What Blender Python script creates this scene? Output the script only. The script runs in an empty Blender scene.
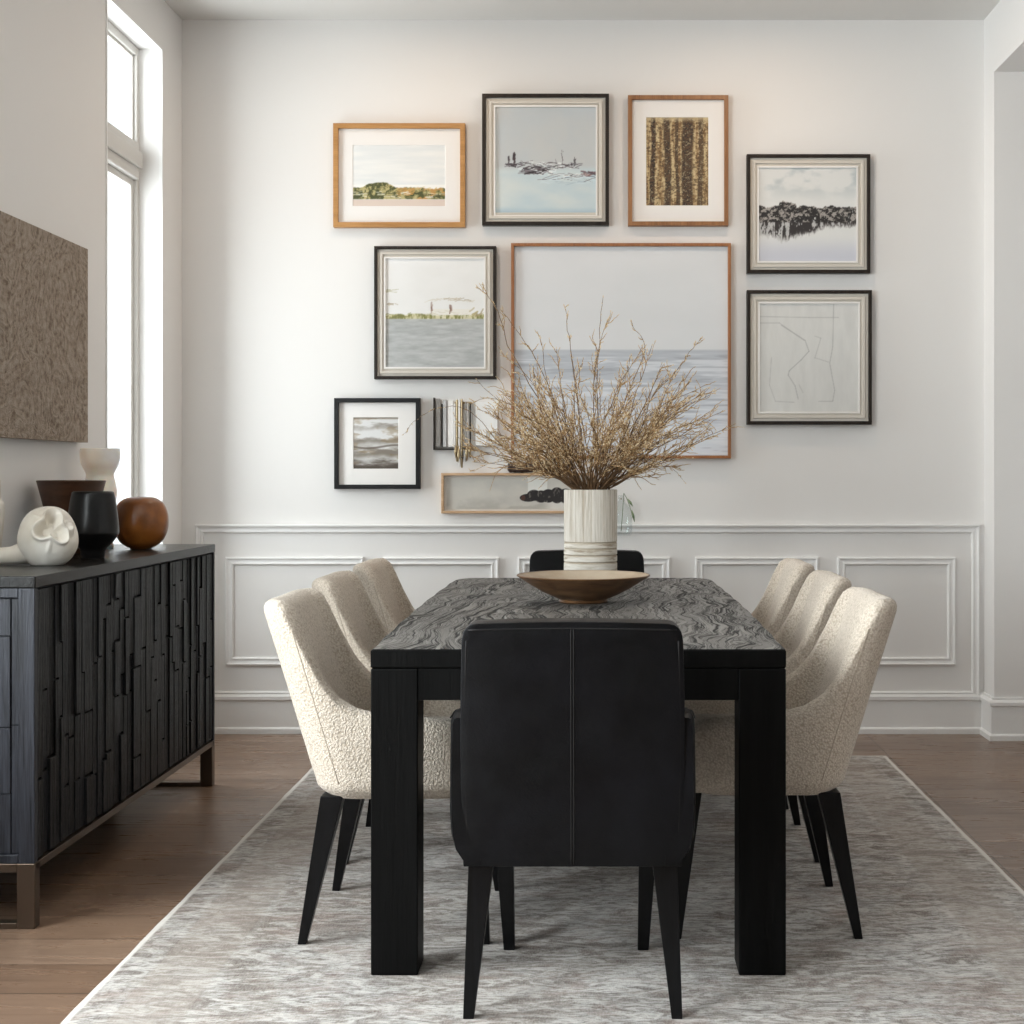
import bpy, bmesh, math, random
import numpy as np
from mathutils import Vector, Matrix
R = math.radians
scn = bpy.context.scene
COL = scn.collection

# ---------------------------------------------------------------- camera, sky, light, exposure
F = 1400.0; CX = 600.0; HY = 475.0; CH = 1.165          # focal length (px), vanishing point, camera height
def P(px, py, d):
    return Vector(((px - CX) * d / F, d, CH - (py - HY) * d / F))
cam = bpy.data.objects.new('camera', bpy.data.cameras.new('camera'))
COL.objects.link(cam)
cam.location = (0, 0, CH); cam.rotation_euler = (R(90), 0, 0)
cam.data.sensor_width = 36; cam.data.lens = F / 1024 * 36
cam.data.shift_x = -(CX - 512) / 1024; cam.data.shift_y = -(512 - HY) / 1024
cam.data.clip_start = 0.02
scn.camera = cam
scn.view_settings.view_transform = 'Standard'
scn.view_settings.look = 'None'
scn.view_settings.exposure = -0.20
scn.view_settings.gamma = 1
scn.cycles.use_denoising = True
scn.cycles.max_bounces = 10
scn.cycles.diffuse_bounces = 6
scn.cycles.transparent_max_bounces = 12
world = bpy.data.worlds.new('overcast_sky'); scn.world = world
world.use_nodes = True
wbg = world.node_tree.nodes['Background']
wbg.inputs[0].default_value = (0.96, 0.98, 1.0, 1); wbg.inputs[1].default_value = 1.7

def area(name, loc, rot, sx, sy, power, color, spread=180):
    l = bpy.data.lights.new(name, 'AREA'); l.shape = 'RECTANGLE'; l.size = sx; l.size_y = sy
    l.energy = power; l.color = color; l.spread = R(spread)
    o = bpy.data.objects.new(name, l); COL.objects.link(o); o.location = loc; o.rotation_euler = rot
    return o
# daylight coming in at the three left-hand windows (they shine towards +X)
area('daylight_far_window', (-2.35, 5.69, 1.85), (0, R(-90), 0), 2.4, 0.9, 72, (0.95, 0.98, 1.0))
area('daylight_middle_window', (-2.35, 2.75, 1.85), (0, R(-90), 0), 2.4, 1.2, 172, (0.95, 0.98, 1.0))
area('daylight_near_window', (-2.35, 0.75, 1.85), (0, R(-90), 0), 2.4, 1.6, 330, (0.95, 0.98, 1.0))

# ---------------------------------------------------------------- helpers
def tag(o, label=None, cat=None, group=None, kind=None):
    if label: o['label'] = label
    if cat: o['category'] = cat
    if group: o['group'] = group
    if kind: o['kind'] = kind
    return o
def thing(name, loc, label, cat, group=None, rz=0, kind=None):
    o = bpy.data.objects.new(name, None); COL.objects.link(o)
    o.empty_display_size = 0.1
    o.location = loc; o.rotation_euler = (0, 0, rz)
    return tag(o, label, cat, group, kind)
def obj(name, bm, mat, parent=None, smooth=False, loc=None, label=None, kind=None, angle=None):
    me = bpy.data.meshes.new(name)
    bmesh.ops.recalc_face_normals(bm, faces=bm.faces)
    bm.to_mesh(me); bm.free()
    mats = mat if isinstance(mat, (list, tuple)) else [mat]
    for m in mats: me.materials.append(m)
    if smooth:
        me.shade_smooth()
        if angle: me.set_sharp_from_angle(angle=R(angle))
    o = bpy.data.objects.new(name, me); COL.objects.link(o)
    if loc is not None: o.location = loc
    if parent is not None: o.parent = parent
    return tag(o, label=label, kind=kind)
def struct(name, bm, mat, parent=None, **k):
    o = obj(name, bm, mat, parent, **k)
    if parent is None: o['kind'] = 'structure'
    return o
def box(bm, x0, x1, y0, y1, z0, z1, r=0, seg=2, mi=0):
    t = bmesh.new()
    bmesh.ops.create_cube(t, size=1)
    bmesh.ops.scale(t, vec=(x1 - x0, y1 - y0, z1 - z0), verts=t.verts)
    bmesh.ops.translate(t, vec=((x0 + x1) / 2, (y0 + y1) / 2, (z0 + z1) / 2), verts=t.verts)
    if r > 0:
        bmesh.ops.bevel(t, geom=t.edges[:], offset=r, segments=seg, affect='EDGES', profile=0.5)
    merge(bm, t, mi)
def merge(bm, t, mi=0, M=None):
    if M is not None: bmesh.ops.transform(t, matrix=M, verts=t.verts)
    vm = {v: bm.verts.new(v.co) for v in t.verts}
    for f in t.faces:
        try:
            nf = bm.faces.new([vm[v] for v in f.verts]); nf.material_index = mi; nf.smooth = f.smooth
        except ValueError: pass
    t.free()
def B(*a, **k):
    bm = bmesh.new(); box(bm, *a, **k); return bm
def lathe(bm, prof, n=48, c=(0, 0, 0), sx=1, sy=1):
    rings = []
    for r, z in prof:
        if r < 1e-5: rings.append([bm.verts.new((c[0], c[1], c[2] + z))])
        else: rings.append([bm.verts.new((c[0] + sx * r * math.cos(2 * math.pi * i / n), c[1] + sy * r * math.sin(2 * math.pi * i / n), c[2] + z)) for i in range(n)])
    for a, b in zip(rings, rings[1:]):
        for i in range(n):
            j = (i + 1) % n
            if len(a) == 1 and len(b) == 1: continue
            if len(a) == 1: bm.faces.new((a[0], b[i], b[j]))
            elif len(b) == 1: bm.faces.new((a[i], a[j], b[0]))
            else: bm.faces.new((a[i], a[j], b[j], b[i]))
def tube(bm, pts, rad, n=6, caps=True, mi=0):
    pts = [Vector(p) for p in pts]
    if not hasattr(rad, '__len__'): rad = [rad] * len(pts)
    rings = []; up = None
    for k, p in enumerate(pts):
        t = (pts[min(k + 1, len(pts) - 1)] - pts[max(k - 1, 0)])
        if t.length < 1e-9: t = Vector((0, 0, 1))
        t.normalize()
        if up is None:
            up = Vector((0, 0, 1)) if abs(t.z) < .9 else Vector((1, 0, 0))
        u = (up - t * up.dot(t))
        if u.length < 1e-6: u = t.orthogonal()
        u.normalize(); up = u
        v = t.cross(u)
        rings.append([bm.verts.new(p + (u * math.cos(2 * math.pi * i / n) + v * math.sin(2 * math.pi * i / n)) * rad[k]) for i in range(n)])
    for a, b in zip(rings, rings[1:]):
        for i in range(n):
            j = (i + 1) % n
            f = bm.faces.new((a[i], a[j], b[j], b[i])); f.material_index = mi; f.smooth = True
    if caps:
        bm.faces.new(rings[0]).material_index = mi; bm.faces.new(rings[-1]).material_index = mi
def prism(bm, b0, b1, z0, z1, mi=0, r=0):
    """square-section tapered post: b = (cx, cy, half_x, half_y) at z0 and z1"""
    t = bmesh.new(); vs = []
    for (cx, cy, hx, hy), z in ((b0, z0), (b1, z1)):
        vs.append([t.verts.new((cx + sx * hx, cy + sy * hy, z)) for sx, sy in ((-1, -1), (1, -1), (1, 1), (-1, 1))])
    t.faces.new(vs[0][::-1]); t.faces.new(vs[1])
    for i in range(4):
        j = (i + 1) % 4; t.faces.new((vs[0][i], vs[0][j], vs[1][j], vs[1][i]))
    if r: bmesh.ops.bevel(t, geom=t.edges[:], offset=r, segments=2, affect='EDGES', profile=0.5)
    merge(bm, t, mi)
def copy_tree(o, parent=None):
    c = o.copy(); COL.objects.link(c)
    if parent is not None: c.parent = parent
    for ch in [x for x in bpy.data.objects if x.parent == o]: copy_tree(ch, c)
    return c
def ss(a, b, x):
    t = np.clip((np.asarray(x, float) - a) / (b - a), 0, 1); return t * t * (3 - 2 * t)

# ---------------------------------------------------------------- materials
class N:
    def __init__(s, name, color=(.8, .8, .8), rough=.5, metal=0, spec=.5, sheen=0):
        s.m = bpy.data.materials.new(name); s.m.use_nodes = True
        s.t = s.m.node_tree; s.b = s.t.nodes['Principled BSDF']
        s.b.inputs['Base Color'].default_value = (*color, 1)
        s.b.inputs['Roughness'].default_value = rough
        s.b.inputs['Metallic'].default_value = metal
        s.b.inputs['Specular IOR Level'].default_value = spec
        if sheen:
            s.b.inputs['Sheen Weight'].default_value = sheen; s.b.inputs['Sheen Roughness'].default_value = .5
    def n(s, typ, **k):
        nd = s.t.nodes.new(typ)
        for a, v in k.items():
            if a in nd.inputs.keys() if isinstance(a, str) else False: nd.inputs[a].default_value = v
            else: setattr(nd, a, v)
        return nd
    def l(s, a, b): s.t.links.new(a, b)
    def coord(s, scale=(1, 1, 1), kind='Object', rot=(0, 0, 0)):
        c = s.n('ShaderNodeTexCoord'); mp = s.n('ShaderNodeMapping')
        mp.inputs['Scale'].default_value = scale; mp.inputs['Rotation'].default_value = rot
        s.l(c.outputs[kind], mp.inputs[0]); return mp.outputs[0]
    def noise(s, vec, scale, detail=4, rough=.5, dist=0):
        nd = s.n('ShaderNodeTexNoise'); nd.inputs['Scale'].default_value = scale
        nd.inputs['Detail'].default_value = detail; nd.inputs['Roughness'].default_value = rough
        nd.inputs['Distortion'].default_value = dist
        if vec is not None: s.l(vec, nd.inputs['Vector'])
        return nd.outputs['Fac']
    def ramp(s, fac, stops):
        nd = s.n('ShaderNodeValToRGB'); e = nd.color_ramp.elements
        while len(e) < len(stops): e.new(.5)
        for el, (p, c) in zip(e, stops):
            el.position = p; el.color = (*c, 1) if len(c) == 3 else c
        s.l(fac, nd.inputs[0]); return nd.outputs[0]
    def mix(s, fac, a, b, mode='MIX'):
        nd = s.n('ShaderNodeMix'); nd.data_type = 'RGBA'; nd.blend_type = mode
        for i, v in ((0, fac), (6, a), (7, b)):
            if isinstance(v, (int, float)): nd.inputs[i].default_value = v
            elif isinstance(v, tuple): nd.inputs[i].default_value = (*v, 1)
            else: s.l(v, nd.inputs[i])
        return nd.outputs[2]
    def math(s, op, a, b=0):
        nd = s.n('ShaderNodeMath'); nd.operation = op
        for i, v in ((0, a), (1, b)):
            if isinstance(v, (int, float)): nd.inputs[i].default_value = v
            else: s.l(v, nd.inputs[i])
        return nd.outputs[0]
    def color(s, c): s.l(c, s.b.inputs['Base Color'])
    def rough(s, c): s.l(c, s.b.inputs['Roughness'])
    def bump(s, h, strength=.3, dist=.01):
        nd = s.n('ShaderNodeBump'); nd.inputs['Strength'].default_value = strength; nd.inputs['Distance'].default_value = dist
        s.l(h, nd.inputs['Height']); s.l(nd.outputs[0], s.b.inputs['Normal'])
    def vary(s, a, b, scale, stretch=(1, 1, 1), detail=4, lo=.35, hi=.65):
        c = s.ramp(s.noise(s.coord(stretch), scale, detail), [(lo, a), (hi, b)]); s.color(c); return c

def paint(name, col, rough=.6):
    m = N(name, col, rough); m.bump(m.noise(m.coord(), 180, 3), .06, .002)
    return m.m
M_WALL = paint('wall_paint', (.79, .775, .76), .62)
M_UMB = paint('umber_grey_light_absorber', (.16, .15, .14), .7)  # dark tone chosen to soak up bounce light on the unseen rear wall
M_CEIL = paint('ceiling_paint', (.70, .69, .67), .8)
M_TRIM = paint('trim_paint', (.83, .825, .815), .42)
M_WINF = paint('window_frame_paint', (.62, .60, .57), .4)

def wood(name, dark, light, axis='z', scale=14, rough=.45, bump=.5, stretch=.06, bd=.004, spec=.5, win=(.36, .62)):
    m = N(name, light, rough, spec=spec)
    st = {'x': (stretch, 1, 1), 'y': (1, stretch, 1), 'z': (1, 1, stretch)}[axis]
    v = m.coord(st)
    a = m.noise(v, scale, 5, .6, 1.2); b = m.noise(v, scale * 9, 3, .6, .3)
    h = m.math('ADD', m.math('MULTIPLY', a, .6), m.math('MULTIPLY', b, .4))
    m.color(m.ramp(h, [(win[0], dark), (win[1], light)]))
    m.bump(h, bump, bd)
    return m.m
M_OAKF = wood('golden_oak_frame', (.36, .17, .045), (.52, .27, .09), 'x', 20, .4, .15)
M_BRNF = wood('brown_wood_frame', (.20, .085, .03), (.34, .16, .065), 'z', 20, .4, .15)
M_RUSF = wood('russet_frame', (.24, .09, .03), (.38, .16, .06), 'z', 20, .45, .15)
M_DRKF = wood('dark_umber_frame', (.010, .007, .005), (.030, .022, .017), 'z', 30, .4, .2, spec=.25)
M_BLKF = wood('black_frame', (.004, .004, .005), (.010, .010, .011), 'z', 30, .35, .1, spec=.25)
M_LINF = wood('pale_oak_frame', (.42, .26, .14), (.62, .42, .26), 'x', 30, .45, .15)
M_MAT = paint('white_mat_board', (.82, .80, .78), .7)
M_CREAM = paint('cream_fillet', (.62, .58, .52), .6)
M_BACK = paint('frame_backing', (.70, .67, .62), .7)

M_TLEG = wood('black_table_wood', (.0015, .0015, .0015), (.004, .004, .004), 'z', 14, .5, .4, spec=.10)
def tabletop_mat():
    m = N('grained_charcoal_top', (.08, .075, .07), .42, spec=.4)
    v = m.coord((1, .5, 1), rot=(0, 0, R(7)))
    n1 = m.n('ShaderNodeTexNoise'); n1.inputs['Scale'].default_value = 2.6; n1.inputs['Detail'].default_value = 3; n1.inputs['Roughness'].default_value = .55
    m.l(v, n1.inputs['Vector'])
    vm = m.n('ShaderNodeVectorMath'); vm.operation = 'MULTIPLY_ADD'
    m.l(n1.outputs['Color'], vm.inputs[0]); vm.inputs[1].default_value = (.34, .34, 0); m.l(v, vm.inputs[2])
    st = m.n('ShaderNodeMapping'); st.inputs['Scale'].default_value = (1, .085, 1); m.l(vm.outputs[0], st.inputs[0])
    a = m.noise(st.outputs[0], 26, 3, .55, .5); b = m.noise(st.outputs[0], 70, 4, .65, .6)
    ra = m.math('ABSOLUTE', m.math('SUBTRACT', a, .5)); rb_ = m.math('ABSOLUTE', m.math('SUBTRACT', b, .5))
    ca = m.ramp(ra, [(.004, (0, 0, 0)), (.032, (1, 1, 1))]); cb = m.ramp(rb_, [(.004, (.35, .35, .35)), (.05, (1, 1, 1))])
    h = m.math('MULTIPLY', ca, cb)
    base = m.ramp(b, [(.3, (.115, .108, .10)), (.7, (.245, .232, .215))])
    m.color(m.mix(h, (.006, .006, .006), base))
    m.rough(m.ramp(h, [(.1, (.75, .75, .75)), (.8, (.42, .42, .42))]))
    m.bump(m.math('ADD', h, m.math('MULTIPLY', b, .8)), .8, .010)
    return m.m
M_TTOP = tabletop_mat()
M_SBW = wood('charcoal_reclaimed_wood', (.001, .001, .0012), (.017, .018, .021), 'z', 22, .38, 1, .05, .010, spec=.13, win=(.42, .60))
M_SBT = wood('charcoal_sideboard_top', (.004, .0038, .0036), (.017, .016, .0155), 'y', 18, .27, .8, .05, .004, spec=.18)
M_SBE = wood('charcoal_end_reflected_light', (.006, .0065, .009), (.030, .032, .041), 'z', 26, .45, .8, .05, .004, spec=.3, win=(.40, .60))  # blue-grey of reflected light put into the end face's wood colour
m = N('burnished_bronze', (.14, .105, .08), .36, .9); m.bump(m.noise(m.coord(), 60, 3), .1, .002); M_BRONZE = m.m

def leather():
    m = N('black_leather', (.008, .008, .009), .46, spec=.17)
    v = m.coord()
    m.color(m.ramp(m.noise(v, 5, 5, .6), [(.35, (.0018, .0018, .002)), (.75, (.006, .006, .008))]))
    vo = m.n('ShaderNodeTexVoronoi'); vo.inputs['Scale'].default_value = 260; m.l(v, vo.inputs['Vector'])
    big = m.noise(v, 9, 4, .6)
    h = m.math('ADD', m.math('MULTIPLY', vo.outputs['Distance'], .15), m.math('MULTIPLY', big, 1.0))
    m.bump(h, .25, .010)
    m.rough(m.ramp(m.noise(v, 14, 4), [(.3, (.36, .36, .36)), (.7, (.52, .52, .52))]))
    return m.m
M_LEATHER = leather()
m = N('dark_stitching', (.013, .012, .012), .6, spec=.2); m.bump(m.noise(m.coord(), 300, 2), .3, .001); M_STITCH = m.m
M_CLEG = wood('black_chair_leg', (.002, .002, .002), (.005, .005, .006), 'z', 30, .33, .15, spec=.2)

def boucle():
    m = N('cream_boucle', (.72, .66, .58), .95, spec=.1, sheen=.25)
    v = m.coord()
    nz = m.n('ShaderNodeTexNoise'); nz.inputs['Scale'].default_value = 60; m.l(v, nz.inputs['Vector'])
    vm = m.n('ShaderNodeVectorMath'); vm.operation = 'MULTIPLY_ADD'
    m.l(nz.outputs['Color'], vm.inputs[0]); vm.inputs[1].default_value = (.008, .008, .008); m.l(v, vm.inputs[2])
    vo = m.n('ShaderNodeTexVoronoi'); vo.feature = 'SMOOTH_F1'; vo.inputs['Scale'].default_value = 190; vo.inputs['Smoothness'].default_value = .5
    m.l(vm.outputs[0], vo.inputs['Vector'])
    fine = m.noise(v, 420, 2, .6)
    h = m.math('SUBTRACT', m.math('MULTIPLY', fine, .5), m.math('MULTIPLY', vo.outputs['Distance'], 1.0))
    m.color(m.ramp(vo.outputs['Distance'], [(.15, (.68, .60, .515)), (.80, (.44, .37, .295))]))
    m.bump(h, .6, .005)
    return m.m
M_BOUCLE = boucle()
M_SEAMB = paint('beige_piping', (.42, .36, .29), .9)

def floor_mat():
    m = N('oak_planks', (.2, .12, .08), .3)
    v = m.coord()
    br = m.n('ShaderNodeTexBrick'); br.offset = .37; br.offset_frequency = 1
    for k, x in (('Scale', 1.0), ('Brick Width', 1.9), ('Row Height', .185), ('Mortar Size', .0018), ('Mortar Smooth', .2), ('Bias', 0)):
        br.inputs[k].default_value = x
    br.inputs['Color1'].default_value = (0, 0, 0, 1); br.inputs['Color2'].default_value = (1, 1, 1, 1); br.inputs['Mortar'].default_value = (.5, .5, .5, 1)
    m.l(v, br.inputs['Vector'])
    tone = m.ramp(br.outputs['Color'], [(0, (.185, .118, .080)), (.5, (.23, .152, .106)), (1, (.275, .188, .135))])
    g = m.noise(m.coord((.12, 1, 1)), 26, 6, .65, 1.0)
    g2 = m.noise(m.coord((.7, 1, 1)), 1.6, 3, .6)
    c = m.mix(1.0, tone, m.ramp(g, [(.3, (.72, .70, .68)), (.7, (1.12, 1.1, 1.08))]), 'MULTIPLY')
    c = m.mix(1.0, c, m.ramp(g2, [(.3, (.86, .86, .88)), (.7, (1.1, 1.08, 1.05))]), 'MULTIPLY')
    c = m.mix(br.outputs['Fac'], c, (.03, .02, .015))
    m.color(c)
    m.rough(m.ramp(g, [(.3, (.36, .36, .36)), (.7, (.24, .24, .24))]))
    h = m.math('SUBTRACT', m.math('MULTIPLY', g, .12), br.outputs['Fac'])
    m.bump(h, .25, .003)
    return m.m
M_FLOOR = floor_mat()

def rug_mat():
    m = N('faded_vintage_rug', (.5, .47, .44), .95, spec=.1, sheen=.1)
    v = m.coord()
    big = m.noise(m.coord((.8, .9, 1)), 2.6, 5, .7, .6)
    mid = m.noise(m.coord((.35, 1, 1)), 24, 6, .72, 1.6)
    fine = m.noise(m.coord((.30, 1, 1)), 130, 4, .7, .4)
    thr = m.noise(m.coord((1, .25, 1)), 260, 2, .6)
    base = m.ramp(big, [(.38, (.24, .205, .175)), (.46, (.33, .30, .27)), (.53, (.42, .405, .39)), (.64, (.29, .255, .225))])
    c = m.mix(m.ramp(mid, [(.48, (0, 0, 0)), (.56, (.75, .75, .75))]), base, (.60, .57, .54))
    c = m.mix(m.ramp(mid, [(.40, (.85, .85, .85)), (.48, (0, 0, 0))]), c, (.135, .108, .092))
    rust = m.noise(m.coord((.6, 1, 1)), 7, 5, .75, 1.2)
    c = m.mix(m.ramp(rust, [(.50, (0, 0, 0)), (.64, (.5, .5, .5))]), c, (.25, .17, .14))
    blot = m.noise(m.coord((.5, 1, 1)), 13, 5, .8, .8)
    c = m.mix(m.ramp(blot, [(.36, (.6, .6, .6)), (.47, (0, 0, 0))]), c, (.17, .145, .13))
    c = m.mix(m.ramp(fine, [(.42, (.6, .6, .6)), (.50, (0, 0, 0))]), c, (.14, .115, .10))
    c = m.mix(m.ramp(thr, [(.4, (.2, .2, .2)), (.6, (0, 0, 0))]), c, (.55, .53, .51))
    # woven border bands measured from the rug's edge
    sep = m.n('ShaderNodeSeparateXYZ'); m.l(v, sep.inputs[0])
    ex = m.math('SUBTRACT', 1.1625, m.math('ABSOLUTE', sep.outputs[0])); ey = m.math('SUBTRACT', 1.79, m.math('ABSOLUTE', sep.outputs[1]))
    e = m.math('MINIMUM', ex, ey)
    wob = m.math('MULTIPLY', m.math('SUBTRACT', m.noise(m.coord(), 9, 3), .5), .010)
    e = m.math('ADD', e, wob)
    band = m.ramp(e, [(.012, (1, 1, 1)), (.018, (0, 0, 0)), (.075, (0, 0, 0)), (.080, (.12, .12, .12)), (.088, (.12, .12, .12)), (.094, (0, 0, 0)), (.255, (0, 0, 0)), (.260, (.1, .1, .1)), (.268, (.1, .1, .1)), (.280, (0, 0, 0))])
    c = m.mix(band, c, (.66, .63, .59))
    bz = m.ramp(e, [(.094, (0, 0, 0)), (.10, (.35, .35, .35)), (.25, (.35, .35, .35)), (.257, (0, 0, 0))])
    c = m.mix(bz, c, (.36, .31, .27))
    m.color(c)
    m.bump(m.math('ADD', m.math('MULTIPLY', fine, .6), thr), .35, .003)
    return m.m
M_RUG = rug_mat()

def glaze(name, a, b, scale=6, rough=.3, bump=.1, lo=.35, hi=.65, bs=None, spec=.5, stretch=(1, 1, 1)):
    m = N(name, a, rough, spec=spec); m.vary(a, b, scale, stretch, 5, lo, hi)
    m.bump(m.noise(m.coord(stretch), bs or scale * 8, 4), bump, .003); return m.m
def scratched():
    m = N('scratched_chalky_ceramic', (.66, .62, .56), .8, spec=.2)
    v = m.coord((1, 1, .035)); a = m.noise(v, 150, 4, .7, .3); b = m.noise(v, 30, 3, .6)
    h = m.math('ADD', m.math('MULTIPLY', a, .7), m.math('MULTIPLY', b, .3))
    c = m.ramp(h, [(.36, (.42, .36, .28)), (.47, (.60, .555, .49)), (.60, (.70, .665, .605))])
    hz = m.noise(m.coord((.15, .15, 1)), 60, 4, .65, .2)
    low = m.ramp(hz, [(.36, (.36, .30, .23)), (.46, (.60, .555, .485)), (.62, (.70, .66, .60))])
    sep = m.n('ShaderNodeSeparateXYZ'); m.l(m.coord(), sep.inputs[0]); gt = m.math('GREATER_THAN', sep.outputs[2], .172)
    m.color(m.mix(gt, low, c)); m.bump(m.mix(gt, hz, h), .7, .006); return m.m
M_VASEC = scratched()
M_VASEG = glaze('vase_groove_clay', (.36, .30, .23), (.50, .44, .36), 12, .9, .2)
M_AMBER = glaze('amber_brown_glaze', (.12, .036, .007), (.34, .115, .020), 9, .30, .12)
M_BLKG = glaze('black_satin_glaze', (.004, .004, .004), (.009, .008, .009), 6, .30, .06, spec=.3)
M_BRNB = glaze('dark_brown_wood_bowl', (.045, .018, .008), (.09, .038, .018), 8, .38, .15, stretch=(1, 1, 4))
M_WHTG = glaze('off_white_ceramic', (.62, .56, .47), (.80, .77, .71), 7, .42, .12)
m = N('alabaster', (.86, .79, .72), .3); m.vary((.80, .72, .64), (.92, .88, .83), 9)
m.b.inputs['Subsurface Weight'].default_value = 1; m.b.inputs['Subsurface Radius'].default_value = (1, .7, .5); m.b.inputs['Subsurface Scale'].default_value = .06; M_WHTA = m.m
def bowl_mat():
    m = N('turned_wood_bowl', (.3, .17, .08), .38)
    v = m.coord((1, 1, 6))
    m.color(m.ramp(m.noise(v, 9, 4, .6, 1), [(.3, (.07, .032, .013)), (.55, (.15, .075, .032)), (.8, (.24, .135, .065))]))
    m.bump(m.noise(v, 40, 3), .15, .002); return m.m
M_BOWL = bowl_mat()
M_BOWLI = glaze('bowl_interior_wood', (.34, .24, .15), (.50, .41, .31), 7, .35, .1)
M_STEM = glaze('brown_twig_bark', (.085, .045, .020), (.20, .115, .055), 30, .7, .3)
M_TWIG = glaze('golden_twig', (.26, .145, .055), (.46, .29, .13), 40, .65, .2)
M_BUD = glaze('straw_buds', (.54, .40, .23), (.80, .67, .46), 60, .7, .2)
M_CANVAS = N('sand_relief_plaster', (.3, .23, .17), .85)
def canvas_mat():
    m = M_CANVAS; v = m.coord((1, 1, 1))
    n1 = m.n('ShaderNodeTexNoise'); n1.inputs['Scale'].default_value = 2.2; m.l(v, n1.inputs['Vector'])
    vm = m.n('ShaderNodeVectorMath'); vm.operation = 'MULTIPLY_ADD'
    m.l(n1.outputs['Color'], vm.inputs[0]); vm.inputs[1].default_value = (.9, .9, .9); m.l(v, vm.inputs[2])
    w = m.n('ShaderNodeTexWave'); w.inputs['Scale'].default_value = 8; w.inputs['Distortion'].default_value = 14; w.inputs['Detail'].default_value = 4; w.inputs['Detail Scale'].default_value = 1.6
    m.l(vm.outputs[0], w.inputs['Vector'])
    f = m.noise(v, 40, 6, .7)
    h = m.math('ADD', m.math('MULTIPLY', w.outputs['Fac'], .15), m.math('MULTIPLY', f, 1.0))
    m.color(m.ramp(h, [(.38, (.17, .12, .085)), (.52, (.30, .235, .18)), (.72, (.42, .345, .28))]))
    m.bump(h, .9, .016); return m.m
M_CANVAS = canvas_mat()
def glass_mat(tint=(.96, .98, .98), k=.12):
    m = N('clear_glass', (1, 1, 1), .02); t = m.t
    tr = m.n('ShaderNodeBsdfTransparent'); tr.inputs[0].default_value = (*tint, 1)
    gl = m.n('ShaderNodeBsdfGlossy'); gl.inputs['Roughness'].default_value = .02
    fr = m.n('ShaderNodeLayerWeight'); fr.inputs['Blend'].default_value = .15
    mx = m.n('ShaderNodeMixShader'); m.l(m.math('MULTIPLY', fr.outputs['Facing'], k), mx.inputs[0]); m.l(tr.outputs[0], mx.inputs[1]); m.l(gl.outputs[0], mx.inputs[2])
    m.l(mx.outputs[0], t.nodes['Material Output'].inputs[0]); return m.m
M_GLASS = glass_mat()
M_JARG = glass_mat((.965, .975, .975), .42)
m = N('pale_blue_glass', (.80, .86, .86), .08); m.b.inputs['Transmission Weight'].default_value = .55; m.bump(m.noise(m.coord(), 30), .05, .002); M_JAR = m.m
m = N('green_leaf', (.13, .19, .09), .5); m.vary((.10, .15, .07), (.22, .28, .15), 20); M_LEAF = m.m
m = N('antique_brass', (.42, .33, .20), .35, .8); m.bump(m.noise(m.coord(), 80), .1, .001); M_BRASS = m.m
M_GREYP = glaze('grey_painted_slat', (.42, .42, .42), (.62, .61, .60), 12, .6, .2, stretch=(1, 1, .1))
M_DKPOD = glaze('dark_seed_pod', (.03, .018, .016), (.11, .065, .05), 30, .7, .6)

# ---------------------------------------------------------------- room shell
WX = -1.887; DW = 6.32; CZ = 3.219; RX = 1.733; DR = 6.155
struct('floor', B(-2.1, 4.6, -2.2, 6.6, -.08, 0), M_FLOOR)
struct('ceiling', B(-2.1, 4.6, -2.2, 6.6, CZ, CZ + .1), M_CEIL)
struct('wall_back', B(-2.1, RX, DW, DW + .14, 0, CZ), M_WALL)
bm = bmesh.new(); box(bm, RX, 4.6, DR, DW + .14, 0, CZ)
struct('wall_back_of_side_room', bm, M_WALL)
bm = bmesh.new(); box(bm, RX, RX + .22, -2.2, DR, 2.938, CZ)
box(bm, RX, RX + .22, -2.2, -1.2, 0, 2.938)
struct('wall_right', bm, M_WALL)
struct('wall_rear', B(-2.1, 4.6, -2.34, -2.2, 0, CZ), M_UMB)  # unseen wall, added dark to keep light off the black fronts
struct('wall_side_room', B(4.5, 4.6, -2.2, DR, 0, CZ), M_WALL)
wins = [(.0, 1.5, .5, 3.0), (2.15, 3.35, .5, 3.0), (5.348, 6.03, .5, 3.0)]
bm = bmesh.new(); y = -2.2
for a, b, z0, z1 in wins:
    box(bm, WX - .16, WX, y, a, 0, CZ); box(bm, WX - .16, WX, a, b, 0, z0); box(bm, WX - .16, WX, a, b, z1, CZ); y = b
box(bm, WX - .16, WX, y, DW, 0, CZ)
struct('wall_left', bm, M_WALL)
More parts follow.
